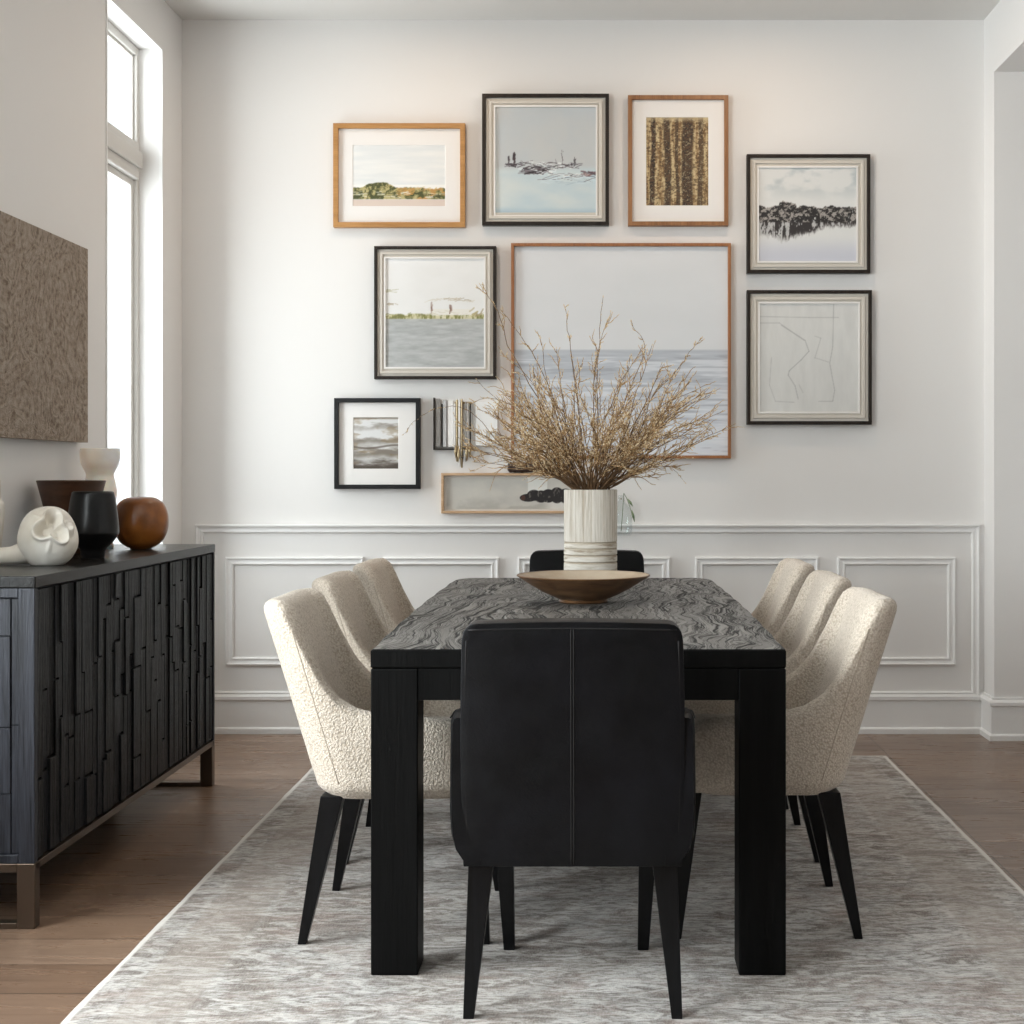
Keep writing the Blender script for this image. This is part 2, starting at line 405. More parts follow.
for i, (a, b, z0, z1) in enumerate(wins):
    w = thing('window_%d' % (i + 1), (WX - .12, (a + b) / 2, z0), None, None, kind='structure')
    ox, oy, oz = WX - .12, (a + b) / 2, z0
    hw = (b - a) / 2; H = z1 - z0
    f = bmesh.new(); s = .03
    xa, xb = -.03, .022
    box(f, xa, xb, -hw, -hw + s, 0, H, .003); box(f, xa, xb, hw - s, hw, 0, H, .003)
    box(f, xa, xb, -hw + s, hw - s, H - .035, H, .003); box(f, xa, xb, -hw + s, hw - s, 0, .05, .003)
    obj('window_frame', f, M_WINF, w)
    zt = 2.43 - z0
    t = bmesh.new()
    box(t, xa, xb + .012, -hw + s, hw - s, zt, zt + .155, .006); box(t, xb + .012, xb + .026, -hw + s, hw - s, zt + .045, zt + .115, .005)
    obj('transom_bar', t, M_WINF, w)
    for nm, q0, q1 in (('lower_sash', .05, zt), ('upper_sash', zt + .155, H - .035)):
        q = bmesh.new(); e = .030 if nm == 'lower_sash' else .012; h2 = hw - s
        box(q, -.02, .008, -h2, -h2 + e, q0, q1, .003); box(q, -.02, .008, h2 - e, h2, q0, q1, .003)
        box(q, -.02, .008, -h2 + e, h2 - e, q0, q0 + e, .003); box(q, -.02, .008, -h2 + e, h2 - e, q1 - e, q1, .003)
        sq = obj(nm, q, M_WINF, w)
        obj('glass_pane', B(-.010, -.006, -h2 + e, h2 - e, q0 + e, q1 - e), M_GLASS, sq)
    q = bmesh.new()                                            # thin casing bead round the opening
    for y0_, y1_, c0, c1 in ((-hw - .004, -hw + .006, 0, H), (hw - .006, hw + .004, 0, H), (-hw, hw, H - .006, H + .004)):
        box(q, .12 - .010, .12 + .004, y0_, y1_, c0, c1)
    obj('casing_bead', q, M_TRIM, w)
    obj('window_sill', B(-.03, .15, -hw - .02, hw + .02, -.03, 0, .004), M_TRIM, w)

# baseboards
BASE_LINE = [(4.5, DR), (RX, DR), (RX, DW), (WX, DW), (WX, -2.2)]
prof = [(0, 0), (.026, 0), (.026, .022), (.020, .028), (.016, .030), (.016, .150), (.024, .153), (.024, .168), (.010, .178), (.010, .186), (0, .186)]
nrm = []
for (x0, y0), (x1, y1) in zip(BASE_LINE, BASE_LINE[1:]):
    L = math.hypot(x1 - x0, y1 - y0); nrm.append((-(y1 - y0) / L, (x1 - x0) / L))
mit = [nrm[0]] + [(a[0] + b[0], a[1] + b[1]) for a, b in zip(nrm, nrm[1:])] + [nrm[-1]]
for k, nm in enumerate(('baseboard_side_room', 'baseboard_right', 'baseboard_back', 'baseboard_left')):
    bm = bmesh.new()
    vs = [[bm.verts.new((p[0] + m_[0] * o, p[1] + m_[1] * o, z)) for o, z in prof] for p, m_ in ((BASE_LINE[k], mit[k]), (BASE_LINE[k + 1], mit[k + 1]))]
    for i in range(len(prof)):
        j = (i + 1) % len(prof); bm.faces.new((vs[0][i], vs[0][j], vs[1][j], vs[1][i]))
    bm.faces.new(vs[0]); bm.faces.new(vs[1][::-1])
    struct(nm, bm, M_TRIM)

# picture-frame mouldings on the back wall
def ring(bm, x0, x1, z0, z1, prof, y=DW):
    """mitred ring: prof = (inset, proud) pairs from the outer edge inwards"""
    loops = []
    for ins, pr in prof:
        loops.append([bm.verts.new((xx, y - pr, zz)) for xx, zz in ((x0 + ins, z0 + ins), (x1 - ins, z0 + ins), (x1 - ins, z1 - ins), (x0 + ins, z1 - ins))])
    for a, b in zip(loops, loops[1:]):
        for i in range(4):
            j = (i + 1) % 4; bm.faces.new((a[i], a[j], b[j], b[i]))
S = DW / F
def wx(px): return (px - CX) * S
def wz(py): return CH - (py - HY) * S
PROF = [(0, 0), (0, .014), (.006, .017), (.012, .012), (.020, .010), (.030, .014), (.036, .008), (.036, 0)]
bm = bmesh.new(); ring(bm, wx(196), wx(979), wz(699), wz(525), PROF); struct('trim_1', bm, M_TRIM)
for i, (a, b) in enumerate([(226, 364), (383, 499), (518, 670), (695, 818), (837, 955)]):
    bm = bmesh.new(); ring(bm, wx(a), wx(b), wz(665), wz(557), PROF); struct('trim_%d' % (i + 2), bm, M_TRIM)
# chair-rail cap: the proud top edge of the big frame
struct('trim_7', B(wx(196), wx(979), DW - .026, DW - .001, wz(526.5), wz(524), .003), M_TRIM)

for i, (x, lab) in enumerate(((-.75, 'unseen ceiling light added for warm light, the left one by the back wall'), (.65, 'unseen ceiling light added for warm light, the right one by the back wall'))):  # unseen lights added to give the upper back wall a warm tint
    t = thing('added_ceiling_light', (x, 5.55, CZ), lab, 'ceiling light', 'added warm ceiling lights')
    bm = bmesh.new(); lathe(bm, [(.045, -.002), (.048, -.006), (.062, -.005), (.065, 0)], 32); obj('trim_ring', bm, M_TRIM, t, smooth=True)
    l = bpy.data.lights.new('added_warm_light', 'AREA'); l.shape = 'DISK'; l.size = .085; l.energy = 6; l.color = (1, .74, .52)
    o = bpy.data.objects.new('added_warm_light', l); COL.objects.link(o); o.parent = t; o.location = (0, 0, -.004)

# ---------------------------------------------------------------- rug
bm = bmesh.new()
nx, ny = 60, 90; rx, ry = 1.1625, 1.79
rr = random.Random(3)
grid = {}
for lay, z in ((0, .001), (1, .008)):
    for i in range(nx + 1):
        for j in range(ny + 1):
            x = -rx + 2 * rx * i / nx; y = -ry + 2 * ry * j / ny
            wob = .0012 * math.sin(j * .5) + .0006 * math.sin(j * 1.7 + 1)
            if i in (0, nx): x += wob
            edge = i in (0, nx) or j in (0, ny)
            grid[lay, i, j] = bm.verts.new((x, y, z - (.004 if edge and lay else 0)))
for i in range(nx):
    for j in range(ny):
        bm.faces.new([grid[1, i, j], grid[1, i + 1, j], grid[1, i + 1, j + 1], grid[1, i, j + 1]])
        bm.faces.new([grid[0, i, j], grid[0, i, j + 1], grid[0, i + 1, j + 1], grid[0, i + 1, j]])
for i in range(nx):
    for j in (0, ny): bm.faces.new([grid[0, i, j], grid[0, i + 1, j], grid[1, i + 1, j], grid[1, i, j]])
for j in range(ny):
    for i in (0, nx): bm.faces.new([grid[0, i, j], grid[0, i, j + 1], grid[1, i, j + 1], grid[1, i, j]])
tag(obj('area_rug', bm, M_RUG, smooth=True, angle=40, loc=(.02, 4.0, 0)), 'large faded grey and beige patterned rug under the dining table', 'rug')
RZ = .008

# ---------------------------------------------------------------- dining table
TX0, TX1, TY0, TY1, TZ = -.530, .430, 3.235, 5.49, .762
cxT = (TX0 + TX1) / 2; cyT = (TY0 + TY1) / 2
tab = thing('dining_table', (cxT, cyT, RZ), 'long black wooden dining table with thick square legs and deeply grained grey top', 'table')
hx, hy = (TX1 - TX0) / 2, (TY1 - TY0) / 2; th = TZ - RZ
bm = bmesh.new()
rng = random.Random(5)
out = []
def edge_pts():
    pts = []
    n = 40
    for k in range(n + 1):                                     # right side, near to far, then far corner
        t = k / n; y = -hy + t * (2 * hy - .14)
        pts.append((hx + .012 * math.sin(math.pi * t) + (.002 * math.sin(t * 47)), y))
    for k in range(1, 8):
        a = k / 8 * math.pi / 2; pts.append((hx - .075 + .075 * math.cos(a), hy - .14 + .14 * math.sin(a)))
    for k in range(8, 0, -1):
        a = k / 8 * math.pi / 2; pts.append((-hx + .055 - .085 * math.cos(a), hy - .14 + .14 * math.sin(a)))
    for k in range(n, -1, -1):
        t = k / n; y = -hy + t * (2 * hy - .14)
        pts.append((-hx - .03 * t - .012 * math.sin(math.pi * t) + .002 * math.sin(t * 39), y))
    return pts
ep = edge_pts()
ringz = [(0, 1), (.004, 0), (.040, 0), (.044, 1)]
loops = []
for dz, inn in ((.044, .004), (.040, 0), (.004, 0), (0, .003)):
    loops.append([bm.verts.new((x * (1 - inn / hx), y * (1 - inn / hy), th - .044 + dz)) for x, y in ep])
for a, b in zip(loops, loops[1:]):
    for i in range(len(a)):
        j = (i + 1) % len(a); bm.faces.new((a[i], b[i], b[j], a[j])).material_index = 1
bm.faces.new(loops[0]).material_index = 0; bm.faces.new(loops[-1][::-1]).material_index = 1
obj('tabletop', bm, [M_TTOP, M_TLEG], tab)
LW = .109
for sx in (-1, 1):
    for sy in (-1, 1):
        x0 = sx * hx - (LW if sx > 0 else 0) ; y0 = sy * hy - (LW if sy > 0 else 0)
        if sy > 0: y0 -= .035; x0 -= sx * .012
        obj('leg', B(x0, x0 + LW, y0, y0 + LW, 0, th - .045, .003), M_TLEG, tab)
for nm, a in (('end_apron', (-hx + LW, hx - LW, -hy + .003, -hy + .04)), ('end_apron', (-hx + LW + .02, hx - LW - .02, hy - .10, hy - .065)),
              ('side_apron', (-hx + .01, -hx + .045, -hy + LW, hy - LW - .06)), ('side_apron', (hx - .045, hx - .01, -hy + LW, hy - LW - .06))):
    obj(nm, B(a[0], a[1], a[2], a[3], th - .118, th - .045, .002), M_TLEG, tab)

# ---------------------------------------------------------------- boucle side chairs (local: faces +Y)
def shell_bm():
    W = .262; YB = -.195; YF = .205; RC = .115
    def plan(t):                                               # t 0..1 along U, left front -> back -> right front; returns (x, y, nx, ny)
        Ls = (YF - (YB + RC)); La = RC * math.pi / 2; Lb = 2 * (W - RC); tot = 2 * Ls + 2 * La + Lb
        s = t * tot
        if s < Ls: return -W, YF - s, -1, 0
        s -= Ls
        if s < La:
            a = math.pi + s / RC; return -W + RC + RC * math.cos(a), YB + RC + RC * math.sin(a), math.cos(a), math.sin(a)
        s -= La
        if s < Lb: return -W + RC + s, YB, 0, -1
        s -= Lb
        if s < La:
            a = 1.5 * math.pi + s / RC; return W - RC + RC * math.cos(a), YB + RC + RC * math.sin(a), math.cos(a), math.sin(a)
        s -= La
        return W, YB + RC + s, 1, 0
    hy_ = [(-.30, .845), (-.150, .845), (-.130, .832), (-.118, .80), (-.104, .73), (-.086, .66), (-.060, .61), (-.025, .582), (.02, .568), (.10, .560), (.17, .552), (.205, .535)]
    hk, hv = [a for a, b in hy_], [b for a, b in hy_]
    ts = sorted(set([round(x, 5) for x in list(np.linspace(0, 1, 70)) + list(np.linspace(.20, .36, 26)) + list(np.linspace(.64, .80, 26))]))
    Z0 = .366
    bm = bmesh.new(); cols = []
    def lean(px_, py_, z):
        k = max(0, z - .40)
        w = 1 - float(ss(-.05, .16, py_))
        sh = (.300 * k + .04 * k * k) * w
        q = (z - .366) / .5
        nar = 1 - .085 * max(0, q) ** 1.5 * w
        tap = 1 - .02 * max(0, (.46 - z) / .10) ** 2
        return px_ * nar * tap, py_ * (tap if z < .46 else 1) - sh, z
    for t in ts:
        x, y, nx_, ny_ = plan(t)
        h = float(np.interp(y, hk, hv)) - .0
        col = []
        thick = .062 + .012 * (1 - min(1, abs(x) / W)) ** .5
        rt = thick / 2
        ci = (x - nx_ * rt, y - ny_ * rt)                      # centre line
        zs = [Z0 + (h - rt - Z0) * k / 14 for k in range(15)]
        zs = [Z0, Z0 + .006, Z0 + .018, Z0 + .035] + zs[1:]
        zs = sorted(set(zs))
        for z in zs:
            ins = .022 * max(0, 1 - (z - Z0) / .03) ** 2
            col.append(lean(x - nx_ * ins, y - ny_ * ins, z))
        for k in range(1, 8):
            a = math.pi * k / 8
            col.append(lean(ci[0] + nx_ * rt * math.cos(a), ci[1] + ny_ * rt * math.cos(a), h - rt + rt * math.sin(a)))
        for k in range(8):
            z = (h - rt) + (.40 - (h - rt)) * k / 7
            col.append(lean(x - nx_ * thick, y - ny_ * thick, z))
        cols.append([bm.verts.new(c) for c in col])
    n = min(len(c) for c in cols)
    for a, b in zip(cols, cols[1:]):
        for i in range(n - 1): bm.faces.new((a[i], b[i], b[i + 1], a[i + 1]))
    for c in (cols[0], cols[-1]):                              # rounded front end of each arm
        m_ = len(c)
        bm.faces.new(c)
    return bm, plan, lean
def rounded_slab(x0, x1, y0, y1, z0, z1, r, rz_, n=10):
    """pillow-like slab with vertical corner radius r and edge radius rz_"""
    bm = bmesh.new()
    def loop(ins, z):
        out = []
        for cx_, cy_, a0 in ((x1 - r, y1 - r, 0), (x0 + r, y1 - r, 90), (x0 + r, y0 + r, 180), (x1 - r, y0 + r, 270)):
            for k in range(n + 1):
                a = R(a0 + 90 * k / n); rad = max(.001, r - ins)
                out.append(bm.verts.new((cx_ + rad * math.cos(a), cy_ + rad * math.sin(a), z)))
        return out
    L = []
    for k in range(7):
        a = math.pi / 2 * k / 6; L.append(loop(rz_ * (1 - math.sin(a)), z0 + rz_ * (1 - math.cos(a))))
    for k in range(7):
        a = math.pi / 2 * k / 6; L.append(loop(rz_ * (1 - math.cos(a)), z1 - rz_ + rz_ * math.sin(a)))
    for a, b in zip(L, L[1:]):
        for i in range(len(a)):
            j = (i + 1) % len(a); bm.faces.new((a[i], a[j], b[j], b[i]))
    bm.faces.new(L[0][::-1]); bm.faces.new(L[-1]); return bm
def make_side_chair():
    t = thing('side_chair', (0, 0, RZ), None, 'chair', 'cream side chairs along the dining table')
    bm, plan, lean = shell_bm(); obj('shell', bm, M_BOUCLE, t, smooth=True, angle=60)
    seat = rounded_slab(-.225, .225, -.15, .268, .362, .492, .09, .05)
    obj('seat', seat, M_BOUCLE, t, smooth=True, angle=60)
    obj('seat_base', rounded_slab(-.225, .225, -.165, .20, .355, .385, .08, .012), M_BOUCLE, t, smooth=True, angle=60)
    for sx in (-1, 1):                                         # fine piped seam running up each side of the back
        seam = bmesh.new()
        tt = min(np.linspace(.18, .40, 200), key=lambda q: abs(plan(q)[1] + .118) if plan(q)[1] > -.19 else 9)
        x_, y_, _, _ = plan(tt)
        tube(seam, [(sx * -lean(x_, y_, z)[0], lean(x_, y_, z)[1], z) for z in np.linspace(.40, .775, 16)], .0016, 5)
        obj('side_seam', seam, M_SEAMB, t, smooth=True)
    for sx in (-1, 1):
        for sy in (-1, 1):
            b0 = (sx * .222, -.213 if sy < 0 else .240, .0105, .0105)
            b1 = (sx * .190, -.142 if sy < 0 else .205, .026, .028)
            bm = bmesh.new(); prism(bm, b0, b1, 0, .362, r=.002); obj('leg', bm, M_CLEG, t)
    return t
side = make_side_chair()
spots = [(-.522, 3.68, -90, 'cream boucle side chair on left side of table, nearest the camera'),
         (-.548, 4.39, -90, 'cream boucle side chair in the middle of the left row'),
         (-.545, 5.075, -90, 'cream boucle side chair on left side of table, nearest the back wall'),
         (.432, 3.72, 90, 'cream boucle side chair on right side of table, nearest the camera'),
         (.440, 4.41, 90, 'cream boucle side chair in the middle of the right row'),
         (.430, 5.075, 90, 'cream boucle side chair on right side of table, nearest the back wall')]
for i, (x, y, a, lab) in enumerate(spots):
    o = side if i == 0 else copy_tree(side)
    o.location = (x, y, RZ); o.rotation_euler = (0, 0, R(a)); o['label'] = lab

# ---------------------------------------------------------------- leather host chairs (local: faces +Y, back plane at y=0)
def make_host_chair():
    t = thing('host_chair', (0, 0, RZ), None, 'chair', 'black leather host chairs at the table ends')
    bm = bmesh.new()
    # back: slightly pillowed upholstered slab, soft top corners
    HW = .2315; Z0, Z1 = .327, .845
    cols = []
    nzv, nxv = 26, 24
    def back_pt(u, v, side_):                                  # u -1..1, v 0..1
        z = Z0 + (Z1 - Z0) * v
        cr = .030
        hw = HW + .006 * math.sin(math.pi * v)
        if z > Z1 - cr:
            q = (z - (Z1 - cr)) / cr; hw = HW - cr + cr * math.sqrt(max(0, 1 - q * q))
        crown = .004 * (1 - u * u) * max(0, (v - .8) / .2)
        th_ = .085
        yb = -.030 * v * v                                     # leans back a little at the top
        if side_ == 0: return (u * hw, yb - .010 * (1 - u ** 4) * math.sin(math.pi * min(1, v * 1.02)) ** .5, z + crown)
        return (u * hw, yb + th_ + .012 * (1 - u ** 4) * math.sin(math.pi * v), z + crown)
    us = [-1 + 2 * k / nxv for k in range(nxv + 1)]
    vs_ = [1 - (1 - k / nzv) ** 1.6 for k in range(nzv + 1)]
    G = [[[bm.verts.new(back_pt(u, v, s)) for u in us] for v in vs_] for s in (0, 1)]
    for s in (0, 1):
        for j in range(nzv):
            for i in range(nxv): bm.faces.new((G[s][j][i], G[s][j][i + 1], G[s][j + 1][i + 1], G[s][j + 1][i]))
    per = [(0, i) for i in range(nxv + 1)] + [(j, nxv) for j in range(1, nzv + 1)] + [(nzv, i) for i in range(nxv - 1, -1, -1)] + [(j, 0) for j in range(nzv - 1, 0, -1)]
    for (a, b), (c, d) in zip(per, per[1:] + per[:1]):
        bm.faces.new((G[0][a][b], G[0][c][d], G[1][c][d], G[1][a][b]))
    bmesh.ops.recalc_face_normals(bm, faces=bm.faces)
    sharp = [e for e in bm.edges if len(e.link_faces) == 2 and e.calc_face_angle() > .9]
    bmesh.ops.bevel(bm, geom=sharp, offset=.011, segments=3, affect='EDGES', profile=.5, clamp_overlap=True)
    back = obj('backrest', bm, M_LEATHER, t, smooth=True, angle=60)
    # seams: centre pair, piping down both sides and across the top of the back panel
    sm = bmesh.new()
    def on_back(u, v): p = back_pt(u, v, 0); return (p[0], p[1] - .0005, p[2])
    for u in (-.012, .012): tube(sm, [on_back(u, v) for v in np.linspace(.01, .975, 30)], .0016, 5)
    for s in (-1, 1): tube(sm, [(p[0] - s * .010, p[1] + .001, p[2]) for p in [on_back(s, v) for v in np.linspace(.02, .93, 30)]], .0022, 5)
    tube(sm, [(x, back_pt(x / HW, .965, 0)[1] - .0005, Z1 - .014 + .004 * (1 - (x / HW) ** 2)) for x in np.linspace(-HW + .012, HW - .012, 20)], .0018, 5)
    obj('seam', sm, M_STITCH, back, smooth=True)
    # low arms wrapping the seat
    for s in (-1, 1):
        a = bmesh.new()
        prof = []                                              # outline in the x-z plane of the outer face bottom curve, swept along y
        ny_ = 20; rows = []
        for k in range(ny_ + 1):
            q = k / ny_; y = -.002 + q * .46
            top = .648 - .062 * float(ss(.15, .95, q)); bot = .327 + .0 * q
            wo = .262; 
            end = 1 if 0 < k < ny_ else 0
            r_ = .014
            sect = []
            pts = [(wo - .075, bot), (wo - .055, bot), (wo - .030, bot + .010), (wo - .012, bot + .032), (wo - .003, bot + .065), (wo, bot + .11), (wo, (top + bot) / 2), (wo - .001, top - .07), (wo - .002, top - r_),
                   (wo - .006, top - .004), (wo - .014, top), (wo - .045, top), (wo - .054, top - .004), (wo - .060, top - r_), (wo - .062, (top + bot) / 2), (wo - .075, bot + .05)]
            cx_ = wo - .03; cz_ = (top + bot) / 2
            for (xx, zz) in pts:
                f = 1 if end else .97
                sect.append(a.verts.new((s * (cx_ + (xx - cx_) * (1 if end else .8)), y, cz_ + (zz - cz_) * f)))
            rows.append(sect)
        for p, q in zip(rows, rows[1:]):
            for i in range(len(p)):
                j = (i + 1) % len(p); a.faces.new((p[i], p[j], q[j], q[i]))
        a.faces.new(rows[0]); a.faces.new(rows[-1][::-1])
        arm = obj('arm', a, M_LEATHER, t, smooth=True, angle=50)
        pp = bmesh.new(); tube(pp, [(s * .259, -.003 + .46 * q, .648 - .062 * float(ss(.15, .95, q)) - .006) for q in np.linspace(.02, .98, 14)], .002, 5)
        obj('piping', pp, M_STITCH, arm, smooth=True)
    obj('seat', rounded_slab(-.192, .192, .06, .485, .345, .475, .03, .028), M_LEATHER, t, smooth=True, angle=60)
    for sx in (-1, 1):
        bm = bmesh.new(); prism(bm, (sx * .222, .022, .0115, .0115), (sx * .195, .042, .027, .027), 0, .340, r=.002); obj('leg', bm, M_CLEG, t)
        bm = bmesh.new(); prism(bm, (sx * .163, .455, .0135, .0135), (sx * .178, .435, .024, .024), 0, .350, r=.002); obj('leg', bm, M_CLEG, t)
    return t
host = make_host_chair()
host.location = (-.058, 2.965, RZ); host['label'] = 'black leather host chair with centre back seam, at the near end of table'
h2 = copy_tree(host); h2.location = (-.054, 5.77, RZ); h2.rotation_euler = (0, 0, R(180))
h2['label'] = 'black leather host chair at the far end of table, only its top showing'

# ---------------------------------------------------------------- sideboard
SX1 = -1.450; SX0 = -1.862; SY0, SY1 = 3.59, 5.27; SZ = .905
sb = thing('sideboard', ((SX0 + SX1) / 2, (SY0 + SY1) / 2, 0), 'long black sideboard faced with staggered rough wooden strips on metal sled base', 'sideboard')
ox, oy = (SX0 + SX1) / 2, (SY0 + SY1) / 2
w2, l2 = (SX1 - SX0) / 2, (SY1 - SY0) / 2
obj('carcass', B(-w2, w2 - .016, -l2 + .012, l2 - .012, .170, SZ - .030), M_SBW, sb)
obj('top', B(-w2, w2 + .002, -l2, l2, SZ - .030, SZ, .003), M_SBT, sb)
for a in ((w2 - .042, w2, -l2, -l2 + .022), (w2 - .042, w2, l2 - .016, l2), (-w2, -w2 + .045, -l2, -l2 + .022)):
    obj('corner_post', B(*a, .168, SZ - .031, .002), M_SBE, sb)
for a in ((SZ - .055, SZ - .031), (.168, .19)):
    obj('end_rail', B(-w2 + .045, w2 - .042, -l2, -l2 + .022, *a, .002), M_SBE, sb)
ep_ = bmesh.new(); rng = random.Random(11)
xx = -w2 + .045
while xx < w2 - .045:
    wdt = min(rng.uniform(.05, .09), w2 - .043 - xx); z = .19
    if w2 - .043 - xx - wdt < .02: wdt = w2 - .043 - xx
    while z < SZ - .057:
        hgt = rng.uniform(.15, .5); z1 = min(z + hgt, SZ - .057)
        if SZ - .057 - z1 < .08: z1 = SZ - .057
        dpt = rng.uniform(0, .007)
        box(ep_, xx + .001, xx + wdt - .001, -l2 + .004 + dpt, -l2 + .014, z + .001, z1 - .001, .0012, 1); z = z1
    xx += wdt
obj('end_panel', ep_, M_SBE, sb)
nd = 4; dw = (2 * l2 - .042) / nd
for d in range(nd):
    y0 = -l2 + .024 + d * dw + .0012; y1 = y0 + dw - .0024
    bm = bmesh.new(); y = y0
    while y < y1 - 1e-4:
        wdt = rng.uniform(.024, .052)
        if y1 - (y + wdt) < .022: wdt = y1 - y
        z = .172
        while z < SZ - .034:
            hgt = rng.uniform(.10, .48); z1 = min(z + hgt, SZ - .033)
            if SZ - .033 - z1 < .07: z1 = SZ - .033
            dp = rng.uniform(0, .009)
            box(bm, w2 - .022, w2 - .010 + dp, y + .0008, y + wdt - .0008, z + .003, z1 - .003, .0014, 1); z = z1
        y += wdt
    obj('door', bm, M_SBW, sb)
bm = bmesh.new(); box(bm, w2 - .022, w2, -l2 + .012, l2 - .012, .150, .169, .001); box(bm, -w2, -w2 + .022, -l2 + .012, l2 - .012, .150, .169, .001)
obj('base_rail', bm, M_BRONZE, sb)
for yy in (-l2, l2 - .034):
    bm = bmesh.new()
    box(bm, w2 - .046, w2, yy, yy + .034, 0, .168, .002); box(bm, -w2, -w2 + .046, yy, yy + .034, 0, .168, .002)
    box(bm, -w2 + .046, w2 - .046, yy, yy + .034, .0, .016, .002); box(bm, -w2 + .046, w2 - .046, yy, yy + .034, .145, .168, .002)
    obj('sled_leg', bm, M_BRONZE, sb)

# objects on the sideboard
def put(name, prof, mat, c, label, cat, n=48, sx=1, sy=1, post=None):
    bm = bmesh.new(); lathe(bm, prof, n, sx=sx, sy=sy)
    if post: post(bm)
    o = obj(name, bm, mat, smooth=True, angle=50, loc=c); tag(o, label, cat); return o
def spline(pts, n=6):
    out = []
    P_ = [pts[0]] + list(pts) + [pts[-1]]
    for i in range(1, len(P_) - 2):
        p0, p1, p2, p3 = [np.array(p, float) for p in P_[i - 1:i + 3]]
        for k in range(n):
            t = k / n
            out.append(tuple(.5 * ((2 * p1) + (-p0 + p2) * t + (2 * p0 - 5 * p1 + 4 * p2 - p3) * t * t + (-p0 + 3 * p1 - 3 * p2 + p3) * t ** 3)))
    out.append(tuple(pts[-1])); return [(max(0, a), b) for a, b in out]
TOPZ = SZ + .0005
ball = [(0, 0), (.034, 0), (.038, .004)] + spline([(.044, .006), (.070, .024), (.088, .058), (.0935, .092), (.090, .128), (.076, .160), (.054, .177), (.036, .182)], 5) + [(.028, .1825), (.024, .178), (.028, .16), (.0, .12)]
put('ball_vase', ball, M_AMBER, (P(141, 0, 4.92).x, 4.92, TOPZ), 'round amber brown ball-shaped vase at far end of the sideboard', 'vase')
blk = [(0, 0), (.034, 0), (.036, .006), (.037, .020), (.042, .030)] + spline([(.060, .048), (.076, .072), (.0785, .085), (.076, .12), (.069, .175), (.064, .200)], 5) + [(.062, .206), (.057, .208), (.052, .204), (.055, .18), (.06, .10), (.0, .05)]
put('tapered_vase', blk, M_BLKG, (P(93, 0, 4.40).x, 4.40, TOPZ), 'black tapered ceramic vase on the sideboard, beside the white sculptural one', 'vase')
bwl = [(0, 0), (.048, 0), (.052, .004), (.056, .02), (.070, .08), (.086, .15), (.100, .205), (.108, .236), (.1095, .240), (.106, .242), (.100, .236), (.092, .205), (.076, .14), (.05, .03), (0, .02)]
put('flared_bowl', bwl, M_BRNB, (-1.752, 4.64, TOPZ), 'dark brown flared wooden bowl behind the black vase', 'bowl')
wh = [(0, 0), (.046, 0), (.048, .005)] + spline([(.044, .02), (.036, .07), (.040, .12), (.052, .16), (.0575, .200), (.052, .235), (.0465, .258), (.052, .275), (.064, .300), (.0685, .335), (.0670, .352)], 5) + [(.064, .3535), (.060, .350), (.061, .33), (.05, .29), (.0, .27)]
put('double_bulb_vase', wh, M_WHTA, (-1.768, 4.95, TOPZ), 'pale cream hourglass vase standing in front of the window', 'vase')
wl = [(0, 0), (.034, 0), (.036, .004)] + spline([(.038, .05), (.046, .12), (.047, .17), (.040, .185), (.037, .20), (.036, .245)], 4) + [(.033, .247), (.031, .24), (.035, .17), (.0, .05)]
put('slender_vase', wl, M_WHTG, (-1.803, 4.12, TOPZ), 'white vase cut off by the left edge of the photo', 'vase')
# knotted white sculptural vase: pinched globe with star-shaped opening, ridge and a lying spout
sc = thing('sculptural_vase', (P(48, 0, 4.04).x, 4.04, TOPZ), 'off-white sculptural vase with star-shaped hole and lying spout', 'vase')
bm = bmesh.new(); bmesh.ops.create_icosphere(bm, subdivisions=6, radius=1)
hd = Vector((.45, -.80, .36)).normalized()                     # direction of the star hole (towards the camera)
e1 = hd.cross(Vector((0, 0, 1))).normalized(); e2 = e1.cross(hd)
for v in bm.verts:
    n_ = v.co.normalized()
    a = math.atan2(n_.dot(e2), n_.dot(e1)); ang = math.acos(max(-1, min(1, n_.dot(hd))))
    star = .33 + .30 * abs(math.cos(1.5 * a + .5)) ** 1.6
    r_ = 1.0
    lip = math.exp(-((ang - star) / .085) ** 2) * .13
    hole = float(ss(star, star - .10, ang)) if False else float(1 - ss(star - .14, star, ang))
    r_ += lip - hole * .42
    fold = math.exp(-((math.cos(1.5 * a + .5)) / .16) ** 2) * math.exp(-((ang - .62) / .30) ** 2) * .07
    r_ += fold
    d2_ = Vector((.93, -.28, .30)).normalized(); an2 = math.acos(max(-1, min(1, n_.dot(d2_))))
    r_ += .13 * math.exp(-(an2 / .13) ** 2) - .05 * math.exp(-((an2 - .30) / .09) ** 2)
    r_ += .03 * math.sin(3 * n_.x + 2) * math.sin(4 * n_.z)
    q = n_ * r_
    x, y, z = q.x * .083, q.y * .078, q.z * .091
    z = max(z, -.080) + .0805
    if z < .03: x *= 1 + .10 * (1 - z / .03); 
    v.co = (x, y, z)
obj('globe', bm, M_WHTG, sc, smooth=True)
bm = bmesh.new()
tube(bm, [(-.045, -.004, .045), (-.075, -.004, .034), (-.105, -.002, .0275), (-.135, 0, .026), (-.165, .002, .027), (-.19, .004, .030)], [.040, .030, .0255, .0245, .026, .029], 20)
obj('spout', bm, M_WHTG, sc, smooth=True, angle=60)

